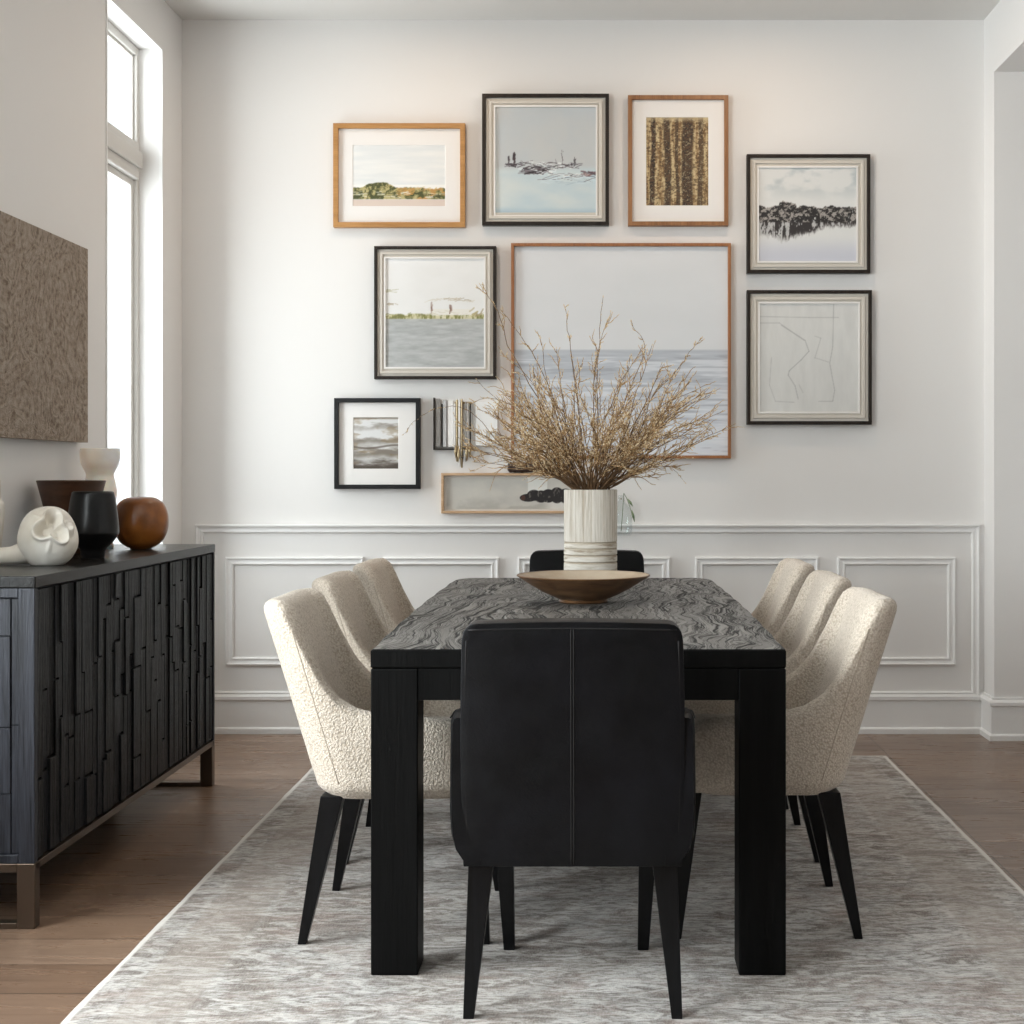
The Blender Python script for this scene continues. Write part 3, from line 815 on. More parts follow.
# relief panel on the left wall
bm = bmesh.new(); y0, y1, z0, z1 = 3.85, 5.055, 1.282, 1.980; D = .040
ny_, nz_ = 90, 60; rg = np.random.RandomState(4)
box(bm, WX + .003, WX + D - .004, y0, y1, z0, z1)
rows = []
ph = rg.rand(8) * 6
for j in range(nz_ + 1):
    row = []
    for i in range(ny_ + 1):
        yy = y0 + (y1 - y0) * i / ny_; zz = z0 + (z1 - z0) * j / nz_
        e = min(i, ny_ - i, j, nz_ - j) / 4
        h = .0035 * math.sin(9 * yy + 3 * math.sin(11 * zz + ph[0]) + ph[1]) * math.sin(17 * zz + 2 * math.sin(8 * yy + ph[2])) + .002 * math.sin(41 * yy + 4 * math.sin(19 * zz))
        row.append(bm.verts.new((WX + D - .002 + h * min(1, e), yy, zz)))
    rows.append(row)
for a, b in zip(rows, rows[1:]):
    for i in range(ny_): bm.faces.new((a[i], a[i + 1], b[i + 1], b[i]))
tag(obj('relief_panel', bm, M_CANVAS, smooth=True, angle=40), 'unframed sand-brown textured relief panel above the sideboard', 'wall art')

# ---------------------------------------------------------------- framed pictures
def vnoise(w, h, fx, fy, seed, octs=4, pers=.5):
    rg = np.random.RandomState(seed); out = np.zeros((h, w)); amp = 1; tot = 0
    for _ in range(octs):
        gx, gy = max(2, int(fx) + 2), max(2, int(fy) + 2)
        g = rg.rand(gy + 1, gx + 1)
        x = np.linspace(0, min(fx, gx - 1), w); y = np.linspace(0, min(fy, gy - 1), h)
        xi = np.minimum(x.astype(int), gx - 1); yi = np.minimum(y.astype(int), gy - 1)
        xf = x - xi; yf = y - yi; xf = xf * xf * (3 - 2 * xf); yf = yf * yf * (3 - 2 * yf)
        a = g[yi][:, xi]; b = g[yi][:, xi + 1]; c = g[yi + 1][:, xi]; d = g[yi + 1][:, xi + 1]
        out += amp * ((a * (1 - xf) + b * xf) * (1 - yf)[:, None] + (c * (1 - xf) + d * xf) * yf[:, None])
        tot += amp; amp *= pers; fx *= 2; fy *= 2
    return out / tot
def lerp(a, b, m): return a * (1 - m[..., None]) + b * m[..., None]
def C3(h, *c): return np.ones((h[0], h[1], 1)) * np.array(c, float)   # sRGB 0..1
def art_mesh(x0, x1, z0, z1, y, img):
    """flat picture: a grid whose vertex colours are the pigments"""
    H, W = img.shape[:2]
    xs = np.linspace(x0, x1, W); zs = np.linspace(z0, z1, H)
    co = np.zeros((H, W, 3)); co[..., 0] = xs[None]; co[..., 2] = zs[:, None]; co[..., 1] = y
    idx = np.arange(H * W).reshape(H, W)
    fc = np.stack([idx[:-1, :-1], idx[:-1, 1:], idx[1:, 1:], idx[1:, :-1]], -1).reshape(-1, 4)
    me = bpy.data.meshes.new('picture')
    me.vertices.add(H * W); me.vertices.foreach_set('co', co.ravel())
    me.loops.add(len(fc) * 4); me.loops.foreach_set('vertex_index', fc.ravel().astype(np.int32))
    me.polygons.add(len(fc)); me.polygons.foreach_set('loop_start', np.arange(0, len(fc) * 4, 4, dtype=np.int32))
    me.update(calc_edges=True)
    at = me.color_attributes.new('pigment', 'FLOAT_COLOR', 'POINT')
    s = np.clip(img, 0, 1); lin = np.where(s <= .04045, s / 12.92, ((s + .055) / 1.055) ** 2.4)
    at.data.foreach_set('color', np.concatenate([lin, np.ones((H, W, 1))], -1).ravel().astype(np.float32))
    return me
mm = N('printed_paper', (.8, .8, .8), .65); a_ = mm.n('ShaderNodeAttribute'); a_.attribute_name = 'pigment'
mm.color(a_.outputs['Color']); mm.bump(mm.noise(mm.coord(), 400, 2), .08, .001); M_PRINT = mm.m

def strokes(im, U, V, seed, n, box_, ln, wd, ang, cols, k=.8):
    """n short brush strokes scattered over box_ = (u0, u1, v0, v1)"""
    rg = np.random.RandomState(seed); s_ = U.shape
    for _ in range(n):
        cu = rg.uniform(box_[0], box_[1]); cv = rg.uniform(box_[2], box_[3]); L_ = ln * rg.uniform(.4, 1.3); a = R(ang + rg.uniform(-18, 18)); w_ = wd * rg.uniform(.5, 1.3)
        du, dv = math.cos(a), math.sin(a); t = np.clip((U - cu) * du + (V - cv) * dv, -L_ / 2, L_ / 2)
        bend = .15 * L_ * np.sin((t / L_) * 5 + rg.uniform(0, 6))
        dd = np.hypot(U - cu - t * du, V - cv - t * dv - bend * .2); c = cols[rg.randint(len(cols))]
        im = lerp(im, C3(s_, *c), ss(w_, w_ * .35, dd) * k * rg.uniform(.6, 1))
    return im
def jag(w, seed, f, octs=5):
    """ragged skyline, one value per column"""
    return vnoise(w, 2, f, .5, seed, octs, .6)[0][None, :]
def grid_uv(h, w):
    return np.meshgrid(np.linspace(0, 1, w), np.linspace(0, 1, h))    # u, v (v up)
def art_hedge():
    h, w = 110, 150; U, V = grid_uv(h, w); s = (h, w)
    im = lerp(C3(s, .93, .93, .92), C3(s, .84, .86, .87), vnoise(w, h, 3, 14, 1) * (V > .35))
    n = vnoise(w, h, 22, 14, 2, 4, .7); top = .27 + .07 * jag(w, 3, 12) + .09 * np.exp(-((U - .27) / .15) ** 4) + .02 * np.exp(-((U - .62) / .16) ** 2)
    m = ss(0, .02, top - V) * ss(.10, .13, V)
    veg = lerp(C3(s, .28, .30, .15), C3(s, .70, .66, .46), ss(.38, .62, n))
    veg = lerp(veg, C3(s, .72, .55, .30), ss(.55, .7, vnoise(w, h, 14, 9, 5)) * ss(.35, .6, U))
    im = lerp(im, veg, m)
    im = strokes(im, U, V, 61, 60, (.0, 1.0, .13, .24), .06, .010, 0, [(.20, .20, .12), (.86, .85, .78), (.55, .52, .34), (.35, .36, .20), (.90, .89, .86)], .8)
    im = strokes(im, U, V, 62, 26, (.45, .95, .24, .31), .04, .012, 40, [(.72, .60, .38), (.80, .72, .50), (.48, .46, .26)], .7)
    im = lerp(im, C3(s, .84, .78, .74), ss(.12, .10, V)); return im
def art_boats():
    h, w = 170, 160; U, V = grid_uv(h, w); s = (h, w)
    im = lerp(C3(s, .76, .765, .76), C3(s, .70, .74, .77), vnoise(w, h, 4, 4, 11))
    sea = lerp(C3(s, .70, .78, .82), C3(s, .83, .85, .84), vnoise(w, h, 3, 8, 12)); im = lerp(im, sea, ss(.47, .40, V))
    im = lerp(im, C3(s, .62, .72, .78), ss(.09, .03, V) * .6)
    D_ = [(.17, .14, .16), (.25, .20, .22), (.36, .33, .36)]; G_ = [(.45, .45, .48), (.55, .56, .58), (.33, .31, .33)]; W_ = [(.93, .94, .94), (.85, .88, .90)]
    im = strokes(im, U, V, 1, 26, (.50, .98, .30, .36), .16, .005, 0, [(.80, .86, .89), (.62, .70, .75)], .6)
    im = strokes(im, U, V, 2, 30, (.28, .58, .385, .46), .12, .010, -4, G_ + W_, .8); im = strokes(im, U, V, 3, 22, (.27, .55, .385, .45), .09, .008, 3, D_, .85)
    im = strokes(im, U, V, 4, 12, (.25, .55, .47, .495), .12, .005, -8, D_ + W_, .8)
    im = strokes(im, U, V, 5, 16, (.11, .26, .450, .475), .07, .006, 0, D_, .9); im = strokes(im, U, V, 6, 9, (.178, .192, .47, .57), .05, .012, 88, D_, .95); im = strokes(im, U, V, 7, 6, (.130, .140, .47, .54), .04, .009, 85, D_, .9)
    im = strokes(im, U, V, 8, 26, (.58, .84, .44, .475), .10, .006, 0, D_ + G_ + W_, .85); im = strokes(im, U, V, 9, 3, (.664, .668, .52, .58), .12, .004, 90, D_, .7); im = strokes(im, U, V, 10, 2, (.60, .605, .49, .52), .07, .004, 90, G_, .7)
    im = strokes(im, U, V, 11, 8, (.75, .80, .47, .52), .03, .007, 70, D_, .8); im = strokes(im, U, V, 12, 14, (.56, .92, .36, .385), .18, .005, -1, G_ + W_ + D_, .85)
    im = strokes(im, U, V, 13, 16, (.86, .99, .37, .41), .06, .008, 0, [(.35, .20, .22), (.55, .42, .42), (.30, .28, .30)], .85); im = strokes(im, U, V, 14, 5, (.42, .95, .332, .345), .30, .004, 0, D_, .6)
    return im
def art_birch():
    h, w = 170, 124; U, V = grid_uv(h, w); s = (h, w); ver = vnoise(w, h, 26, 5, 22, 4, .6); fl = vnoise(w, h, 30, 60, 21, 3, .7)
    im = lerp(C3(s, .74, .66, .50), C3(s, .50, .39, .25), ss(.35, .65, ver))
    for c, wd, k in ((.11, .045, 1), (.34, .065, .9), (.50, .035, .8), (.66, .11, .95), (.87, .05, .7)):
        t = ss(wd, wd * .55, abs(U - c + .012 * np.sin(V * 5 + c * 9) + .03 * (ver - .5))); im = lerp(im, lerp(C3(s, .15, .11, .08), C3(s, .42, .31, .20), ss(.48, .62, fl)), t * k)
    im = lerp(im, C3(s, .22, .16, .11), ss(.56, .64, fl) * .55); im = lerp(im, C3(s, .86, .79, .64), ss(.40, .33, fl) * .5)
    return lerp(im, C3(s, .78, .72, .58), ss(.93, .99, V + .05 * (ver - .5)) * .7)
def art_lake():
    h, w = 160, 160; U, V = grid_uv(h, w); s = (h, w)
    im = lerp(C3(s, .86, .865, .86), C3(s, .72, .75, .76), ss(.40, .7, vnoise(w, h, 5, 7, 31)) * ss(.6, .9, V))
    im = lerp(im, C3(s, .78, .79, .83), ss(.30, .05, V))
    hgt = .545 + .09 * jag(w, 32, 16) + .045 * ss(.20, .22, U) * ss(.40, .37, U); low = .235 + .06 * jag(w, 35, 10) - .06 * np.exp(-((U - .3) / .14) ** 2) + .07 * ss(.55, .7, U)
    n = vnoise(w, h, 26, 26, 33, 4, .75); nr = vnoise(w, h, 34, 10, 34, 4, .7)
    m = ss(0, .015, hgt - V) * ss(.40, .42, V); im = lerp(im, lerp(C3(s, .13, .12, .12), C3(s, .62, .60, .58), ss(.48, .62, n)), m * ss(.2, .45, n + .1))
    m = ss(0, .07, V - low + .12 * (nr - .5)) * ss(.43, .41, V); im = lerp(im, lerp(C3(s, .15, .13, .13), C3(s, .72, .72, .72), ss(.47, .60, nr)), m * .95)
    return im
def art_shore():
    h, w = 170, 160; U, V = grid_uv(h, w); s = (h, w)
    im = lerp(C3(s, .92, .92, .92), C3(s, .88, .88, .87), vnoise(w, h, 3, 5, 41))
    wat = lerp(C3(s, .60, .61, .61), C3(s, .78, .79, .79), vnoise(w, h, 7, 40, 42, 4, .6)); im = lerp(im, wat, ss(.455, .445, V))
    m = ss(.44, .45, V) * ss(.505, .49, V + .02 * vnoise(w, h, 20, 2, 43)); n = vnoise(w, h, 34, 10, 44, 3, .7)
    im = lerp(im, lerp(C3(s, .50, .50, .28), C3(s, .82, .80, .66), ss(.35, .6, n)), m)
    im = lerp(im, C3(s, .90, .89, .86), ss(.475, .485, V) * ss(.54, .53, V) * ss(.45, .48, U) * ss(.88, .85, U))
    for c in (.47, .66): im = strokes(im, U, V, int(c * 100), 5, (c - .008, c + .008, .52, .57), .05, .010, 90, [(.46, .34, .28), (.58, .48, .42)], .8)
    T_ = [(.72, .66, .56), (.62, .56, .45), (.80, .77, .70)]
    for k in range(9): im = strokes(im, U, V, 90 + k, 2, (.44 + .05 * k, .49 + .05 * k, .612 + .012 * math.sin(k * .5), .622 + .012 * math.sin(k * .5)), .08, .006, 2, T_, .6)
    im = strokes(im, U, V, 43, 12, (.45, .88, .46, .51), .12, .005, 0, T_ + [(.93, .92, .90)], .6); im = strokes(im, U, V, 44, 7, (.0, .10, .69, .715), .06, .007, 2, [(.60, .59, .47), (.72, .71, .60)], .7)
    im = strokes(im, U, V, 45, 4, (.04, .11, .57, .59), .05, .007, 0, T_, .6); im = strokes(im, U, V, 46, 18, (.0, .45, .455, .50), .05, .008, 10, [(.50, .50, .28), (.62, .60, .36), (.42, .42, .30)], .7)
    im = strokes(im, U, V, 47, 10, (.86, .98, .47, .53), .05, .010, 40, [(.60, .54, .40), (.68, .62, .44)], .7); return im
def art_sea():
    h, w = 260, 220; U, V = grid_uv(h, w); s = (h, w)
    im = lerp(C3(s, .87, .875, .885), C3(s, .83, .84, .85), vnoise(w, h, 3, 6, 51))
    sea = lerp(C3(s, .72, .74, .77), C3(s, .84, .86, .89), ss(.46, .10, V)); wv = vnoise(w, h, 5, 90, 52, 3, .6)
    sea = lerp(sea, C3(s, .90, .91, .93), ss(.50, .70, wv) * .6); sea = lerp(sea, C3(s, .60, .61, .65), ss(.40, .28, wv) * .5)
    im = lerp(im, sea, ss(.507, .497, V)); return lerp(im, C3(s, .70, .72, .75), ss(.510, .503, V) * ss(.475, .49, V) * .7)
def art_lines():
    h, w = 160, 150; U, V = grid_uv(h, w); s = (h, w)
    im = lerp(C3(s, .80, .80, .79), C3(s, .86, .86, .85), vnoise(w, h, 18, 5, 61, 4, .6))
    def line(pts, k=.5, wd=.007):
        nonlocal im
        for (x0, y0), (x1, y1) in zip(pts, pts[1:]):
            dx, dy = x1 - x0, y1 - y0; t = np.clip(((U - x0) * dx + (V - y0) * dy) / (dx * dx + dy * dy), 0, 1)
            dd = np.hypot(U - x0 - t * dx, V - y0 - t * dy); im = lerp(im, C3(s, .58, .58, .58), ss(wd, wd * .3, dd) * k)
    line([(.22, .80), (.46, .66), (.50, .56), (.42, .48), (.30, .38), (.29, .34), (.36, .24), (.39, .12)]); line([(.0, .88), (.5, .87), (.80, .87)], .35)
    line([(.0, .82), (.2, .82), (.45, .66)], .3); line([(.75, .99), (.74, .60), (.71, .45), (.76, .20), (.74, .10), (.60, .10)], .45); line([(.12, .5), (.10, .25), (.16, .10), (.35, .09)], .3)
    line([(.44, .18), (.40, .25)], .3); line([(.56, .70), (.62, .68), (.56, .5), (.70, .46)], .3); return im
def art_dunes():
    h, w = 130, 104; U, V = grid_uv(h, w); s = (h, w); wob = .10 * vnoise(w, h, 3, 2, 70)
    X = vnoise(w, h, 3, 12, 71, 5, .6); band = .5 + .5 * np.sin((V + wob) * 26 + 3 * X)
    im = lerp(C3(s, .50, .47, .43), C3(s, .86, .86, .86), ss(.2, .75, .5 * X + .35 * band + .25 * ss(.4, .75, V)))
    im = lerp(im, C3(s, .52, .43, .30), ss(.50, .66, vnoise(w, h, 3, 9, 72)) * .45)
    im = lerp(im, C3(s, .22, .18, .15), ss(.24, .02, V + .18 * (X - .5)) * .75); im = lerp(im, C3(s, .36, .32, .28), ss(.03, .01, abs(V - .43 + .03 * np.sin(U * 5))) * .7)
    return lerp(im, C3(s, .45, .40, .33), ss(.94, .99, V) * .8)
def art_still():
    h, w = 80, 300; U, V = grid_uv(h, w); s = (h, w)
    im = lerp(C3(s, .80, .785, .75), C3(s, .72, .71, .69), vnoise(w, h, 12, 4, 81))
    im = lerp(im, C3(s, .66, .65, .62), ss(.45, .1, V) * ss(.4, .7, vnoise(w, h, 10, 4, 82)) * .7); im = lerp(im, C3(s, .88, .87, .85), ss(.28, .2, V) * ss(.65, .75, U) * .8)
    n = vnoise(w, h, 60, 16, 83, 3, .6)
    def ell(cx, cy, rx_, ry_): return ss(1.1, .85, ((U - cx) / rx_) ** 2 + ((V - cy) / ry_) ** 2)
    im = lerp(im, C3(s, .86, .86, .84), ss(.565, .57, U) * ss(.705, .70, U) * ss(.25, .3, V)); 
    blob_ = np.zeros((h, w))
    for cx, cy, a, b in ((.57, .36, .06, .13), (.61, .44, .05, .18), (.66, .40, .05, .20), (.71, .42, .05, .22), (.77, .44, .05, .26), (.83, .42, .05, .24), (.89, .38, .05, .18)):
        blob_ = np.maximum(blob_, ell(cx, cy, a, b) * ss(.10, .30, n + .1 * V))
    im = lerp(im, C3(s, .12, .10, .10), blob_); im = lerp(im, C3(s, .50, .47, .45), blob_ * ss(.56, .66, vnoise(w, h, 50, 6, 85, 3, .6)) * .7)
    im = lerp(im, C3(s, .40, .22, .16), ell(.535, .36, .015, .09) * .6); return im

def framed(name, q, fw, depth, fmat, art, win, label, layers='mat', cat='picture'):
    """q = outer box px, win = picture box px, fw = moulding width (px)"""
    yb = DW - .0015; yf = DW - depth; sf = yf / F
    X = lambda p: (p - CX) * sf
    Z = lambda p: CH - (p - HY) * sf
    x0, x1, z0, z1 = X(q[0]), X(q[2]), Z(q[3]), Z(q[1]); f = fw * sf
    cx_, cz_ = (x0 + x1) / 2, z0
    t = thing(name, (cx_, yb, cz_), label, cat, 'framed pictures on the back wall')
    off = Vector((-cx_, -yb, -cz_))
    def add(nm, bm, mt, **k):
        bmesh.ops.translate(bm, vec=off, verts=bm.verts); return obj(nm, bm, mt, t, **k)
    bm = bmesh.new(); d = yb - yf; rec = max(.008, depth - .010)
    ring(bm, x0, x1, z0, z1, [(0, 0), (0, d - .0015), (.0015, d), (f - .0015, d), (f, d - .0015), (f, 0), (0, 0)], yb)
    add('frame', bm, fmat)
    px0, px1, pz0, pz1 = X(win[0]), X(win[2]), Z(win[3]), Z(win[1])
    ym = yf + .016 if depth > .03 else yf + .008
    if layers == 'mat':
        bm = bmesh.new(); ins = (px0 - (x0 + f)); 
        a = [(x0 + f, z0 + f), (x1 - f, z0 + f), (x1 - f, z1 - f), (x0 + f, z1 - f)]; b = [(px0, pz0), (px1, pz0), (px1, pz1), (px0, pz1)]
        c = [(px0 + .002, pz0 + .002), (px1 - .002, pz0 + .002), (px1 - .002, pz1 - .002), (px0 + .002, pz1 - .002)]
        L = [[bm.verts.new((x, ym, z)) for x, z in a], [bm.verts.new((x, ym, z)) for x, z in b], [bm.verts.new((x, ym + .003, z)) for x, z in c]]
        for p_, q_ in zip(L, L[1:]):
            for i in range(4): bm.faces.new((p_[i], p_[(i + 1) % 4], q_[(i + 1) % 4], q_[i]))
        add('mat_board', bm, M_MAT); yp = ym + .0025
    elif layers == 'fillet':
        bm = bmesh.new(); g = px0 - (x0 + f)
        ring(bm, x0 + f, x1 - f, z0 + f, z1 - f, [(0, d - .012), (g * .28, d - .012), (g * .34, d - .006), (g * .62, d - .006), (g * .70, d - .014), (g * .98, d - .010), (g, d - .012), (g, .004)], yb)
        add('cream_liner', bm, M_CREAM); yp = yf + .015
        bm = bmesh.new(); ring(bm, px0 - .006, px1 + .006, pz0 - .006, pz1 + .006, [(0, d - .010), (0, d - .008), (.007, d - .008), (.007, d - .013)], yb); add('white_bevel', bm, M_MAT)
    else: yp = ym
    me = art_mesh(px0 - cx_, px1 - cx_, pz0 - cz_, pz1 - cz_, yp - yb, art)
    me.materials.append(M_PRINT); o = bpy.data.objects.new('picture', me); COL.objects.link(o); o.parent = t
    bm = B(x0 + f, x1 - f, yp + .002, yb, z0 + f, z1 - f); add('backing', bm, M_BACK)
    return t
fp = framed
fp('framed_picture', (333, 123, 465, 227), 5, .034, M_OAKF, art_hedge(), (352, 144, 445, 205.5), 'golden oak framed landscape with green hedges and wide white mat')
fp('framed_picture', (482, 93.5, 609, 225), 3.6, .040, M_DRKF, art_boats(), (495, 106, 596, 215), 'dark framed blue grey painting of moored boats on water', 'fillet')
fp('framed_picture', (628, 95, 728.5, 225.5), 4.2, .036, M_BRNF, art_birch(), (646, 116, 709, 205), 'brown framed tall print of birch trunks in a white mat')
fp('framed_picture', (747, 154, 870.5, 273), 3.4, .040, M_DRKF, art_lake(), (759, 167, 857, 261), 'dark framed black and white print of trees mirrored in lake', 'fillet')
fp('framed_picture', (374, 246, 496, 379), 3.0, .040, M_DRKF, art_shore(), (385, 258, 484, 367), 'dark framed pale scene of grey water below a green shore', 'fillet')
fp('framed_picture', (511, 243, 731, 458.5), 3.0, .040, M_RUSF, art_sea(), (513.5, 245.5, 728.5, 456), 'largest framed picture, pale seascape in thin russet frame behind branches', 'none')
fp('framed_picture', (747, 290, 872, 424.5), 3.4, .040, M_DRKF, art_lines(), (760, 303, 859, 412), 'dark framed pale abstract with faint grey lines', 'fillet')
fp('framed_picture', (334, 398, 420, 489), 4.4, .034, M_BLKF, art_dunes(), (352.5, 417, 398, 469), 'small black framed cloudy landscape print in wide white mat')
fp('framed_picture', (441, 473, 594, 513.5), 2.6, .034, M_LINF, art_still(), (446, 478, 590, 509), 'long low pale oak framed still life with dark shapes', 'none')

# ---------------------------------------------------------------- wall assemblage of slats and rods
yb = DW - .002
wa = thing('slat_sculpture', (wx(468), yb, wz(468)), 'small wall sculpture of pale vertical slats and brass rods', 'wall sculpture')
def WB(bm, a, b, c, e, dep0, dep1, r=.0008): box(bm, wx(a) - wx(468), wx(b) - wx(468), -dep1, -dep0, wz(e) - wz(468), wz(c) - wz(468), r, 1)
bm = bmesh.new(); WB(bm, 434, 435.5, 398, 450, 0, .03); WB(bm, 434, 470, 448.5, 450, 0, .03); obj('thin_frame', bm, M_DRKF, wa)
for a, b, t0, e, mt, dp in ((436, 440.5, 399, 447, M_GREYP, .014), (441.5, 443, 404, 447, M_DRKF, .010), (443.5, 447, 400, 447, M_GREYP, .018), (448, 453.5, 401, 447, M_MAT, .015), (454, 456, 404, 447, M_MAT, .022)):
    bm = bmesh.new(); WB(bm, a, b, t0, e, 0, dp); obj('slat', bm, mt, wa)
for a, b, t0, e, mt, dp in ((456.6, 459, 400, 462, M_BRASS, .026), (459.2, 461.4, 399.5, 466, M_MAT, .030), (461.6, 463.6, 399.5, 468, M_BRASS, .034), (465.5, 467, 402, 462, M_GREYP, .024), (467.5, 469, 403, 460, M_MAT, .020), (470, 471.5, 404, 458, M_DRKF, .022)):
    bm = bmesh.new(); x_ = wx((a + b) / 2) - wx(468); r_ = (wx(b) - wx(a)) / 2
    tube(bm, [(x_, -dp, wz(t0) - wz(468)), (x_, -dp, wz(e) - wz(468) + .004), (x_, -dp, wz(e) - wz(468))], [r_, r_, r_ * .3], 10); obj('rod', bm, mt, wa, smooth=True, angle=50)
for e0 in (402, 446):
    bm = bmesh.new(); WB(bm, 455, 472, e0, e0 + 2, 0, .018); obj('cross_bar', bm, M_BRASS, wa)
for a, b, e in ((455, 458, 458), (458, 461, 464), (461.5, 464, 468), (466, 469, 461), (469.5, 471.5, 456)):
    bm = bmesh.new(); x_ = wx((a + b) / 2) - wx(468)
    tube(bm, [(x_, -.030, wz(446) - wz(468)), (x_, -.032, wz((446 + e) / 2) - wz(468)), (x_, -.030, wz(e) - wz(468))], [.004, .0075, .0015], 8); obj('pendant', bm, M_BRASS if a != 461.5 else M_DRKF, wa, smooth=True)
bx = thing('box_panel', (wx(487), yb, wz(446)), 'shallow white box panel on the wall, half hidden by branch tips', 'wall art')
bm = bmesh.new()
box(bm, wx(476) - wx(487), wx(498) - wx(487), -.018, 0, 0, wz(402) - wz(446), .002); obj('board', bm, M_TRIM, bx)
bm = bmesh.new(); ring(bm, wx(486.5) - wx(487), wx(496) - wx(487), wz(445) - wz(446), wz(431.5) - wz(446), [(0, .018), (0, .024), (.004, .024), (.004, .018)], 0); obj('square_bead', bm, M_GREYP, bx)
# dark bundle lying on top of the long frame
bm = bmesh.new()
y_ = DW - .020; zb = CH - (473 - HY) * (DW - .034) / F
rg = random.Random(8); zc = zb + .0265
pts = []; rad = []
for k in range(25):
    q = k / 24; pts.append((wx(508) + q * (wx(566) - wx(508)), y_ - .002, zc - .004 * q)); rad.append((.0245 if 0 < k < 24 else .016) * (1 - .25 * q) * (1 + rg.uniform(-.10, .06)))
tube(bm, pts, rad, 14)
tag(obj('seed_pod_bundle', bm, M_DKPOD, smooth=True), 'dark brown seed pod bundle lying on top of the long frame', 'ornament')

# glass pocket vase hung on the wall to the right of the big vase
gv = thing('wall_vase', (wx(621), DW - .002, wz(535)), 'small clear glass wall vase with a green sprig', 'vase')
bm = bmesh.new(); prof = [(0, 0), (.040, 0), (.048, .006), (.050, .02), (.050, .10), (.042, .125), (.018, .150), (.014, .175), (.016, .180), (.012, .178), (.016, .148), (.040, .120), (.047, .10), (.047, .02), (.040, .008), (0, .006)]
lathe(bm, prof, 32, c=(0, -.053, 0)); obj('glass_body', bm, M_JARG, gv, smooth=True, angle=50)
bm = bmesh.new(); tube(bm, [(.0, -.053, .02), (.006, -.055, .10), (.012, -.055, .19), (.028, -.056, .16), (.045, -.058, .11), (.052, -.058, .08)], .0016, 6)
for (p, q) in (((.048, -.058, .115), (.060, -.060, .060)), ((.030, -.056, .165), (.052, -.058, .130))):
    p, q = Vector(p), Vector(q); mdl = (p + q) / 2
    tube(bm, [p, mdl, q], [.001, .006, .0008], 6)
obj('sprig', bm, M_LEAF, gv, smooth=True)
bm = bmesh.new(); tube(bm, [(0, 0, .165), (0, -.03, .163), (0, -.037, .163)], .003, 8); obj('wall_hook', bm, M_BRASS, gv)

# ---------------------------------------------------------------- bowl and big vase on the table
bp = [(0, 0), (.075, 0), (.078, .004), (.074, .010)] + spline([(.085, .014), (.125, .032), (.165, .055), (.195, .074), (.210, .083)], 5) + [(.212, .086), (.210, .088), (.206, .087)]
bi = [(.206, .087)] + spline([(.203, .084), (.180, .072), (.13, .050), (.07, .033), (0, .028)], 5)
bt = thing('wooden_bowl', (P(583.5, 0, 4.44).x, 4.44, TZ), 'wide shallow turned brown wooden bowl on the dining table', 'bowl')
bm = bmesh.new(); lathe(bm, bp, 64); obj('outer_body', bm, M_BOWL, bt, smooth=True, angle=60)
bm = bmesh.new(); lathe(bm, bi, 64); obj('inner_surface', bm, M_BOWLI, bt, smooth=True)
VY = 4.86; VXc = P(590.5, 0, VY).x
vt = thing('cylinder_vase', (VXc, VY, TZ), 'tall off-white cylindrical ceramic vase with scratched vertical grooves', 'vase')
bm = bmesh.new(); rg = np.random.RandomState(9)
nseg = 320; VH = CH - (489.5 - HY) * VY / F - TZ; VR = .0925
zs = [0, .004, .02] + [round(q + .066, 4) for q in (.0, .02, .03, .032, .036, .040, .055, .057, .060, .064, .078, .080, .083, .087, .098, .1, .104, .108)] + list(np.linspace(.186, VH - .012, 14)) + [VH - .006, VH - .002, VH]
gr = {.102: .0028, .126: .0025, .149: .0022, .17: .003}
groove = np.zeros(nseg)
for k in range(110):
    c = rg.randint(nseg); groove[c] += rg.uniform(.0002, .0009)
rings = []
for z in zs:
    row = []
    for i in range(nseg):
        a = 2 * math.pi * i / nseg
        r_ = VR - (.004 if z == 0 else 0) - gr.get(z, 0) - (.002 if z == VH else 0)
        if z > .174: r_ -= groove[i] * min(1, (z - .174) / .02) - .0006 * math.sin(a * 3 + z * 6)
        row.append(bm.verts.new((r_ * math.cos(a), r_ * math.sin(a), z)))
    rings.append(row)
for r2, z in ((VR - .008, VH), (VR - .009, VH - .004), (VR - .010, VH - .05), (VR - .011, VH - .16)):
    rings.append([bm.verts.new((r2 * math.cos(2 * math.pi * i / nseg), r2 * math.sin(2 * math.pi * i / nseg), z)) for i in range(nseg)])
for k, (a, b) in enumerate(zip(rings, rings[1:])):
    for i in range(nseg):
        j = (i + 1) % nseg; f = bm.faces.new((a[i], a[j], b[j], b[i]))
        if k < len(zs) - 1 and (zs[k] in gr or zs[k + 1] in gr) : f.material_index = 1
        elif k < len(zs) - 1 and zs[k] > .17 and groove[i] > .00085: f.material_index = 1
bm.faces.new(rings[0][::-1]); bm.faces.new(rings[-1])
obj('vase_body', bm, [M_VASEC, M_VASEG], vt)

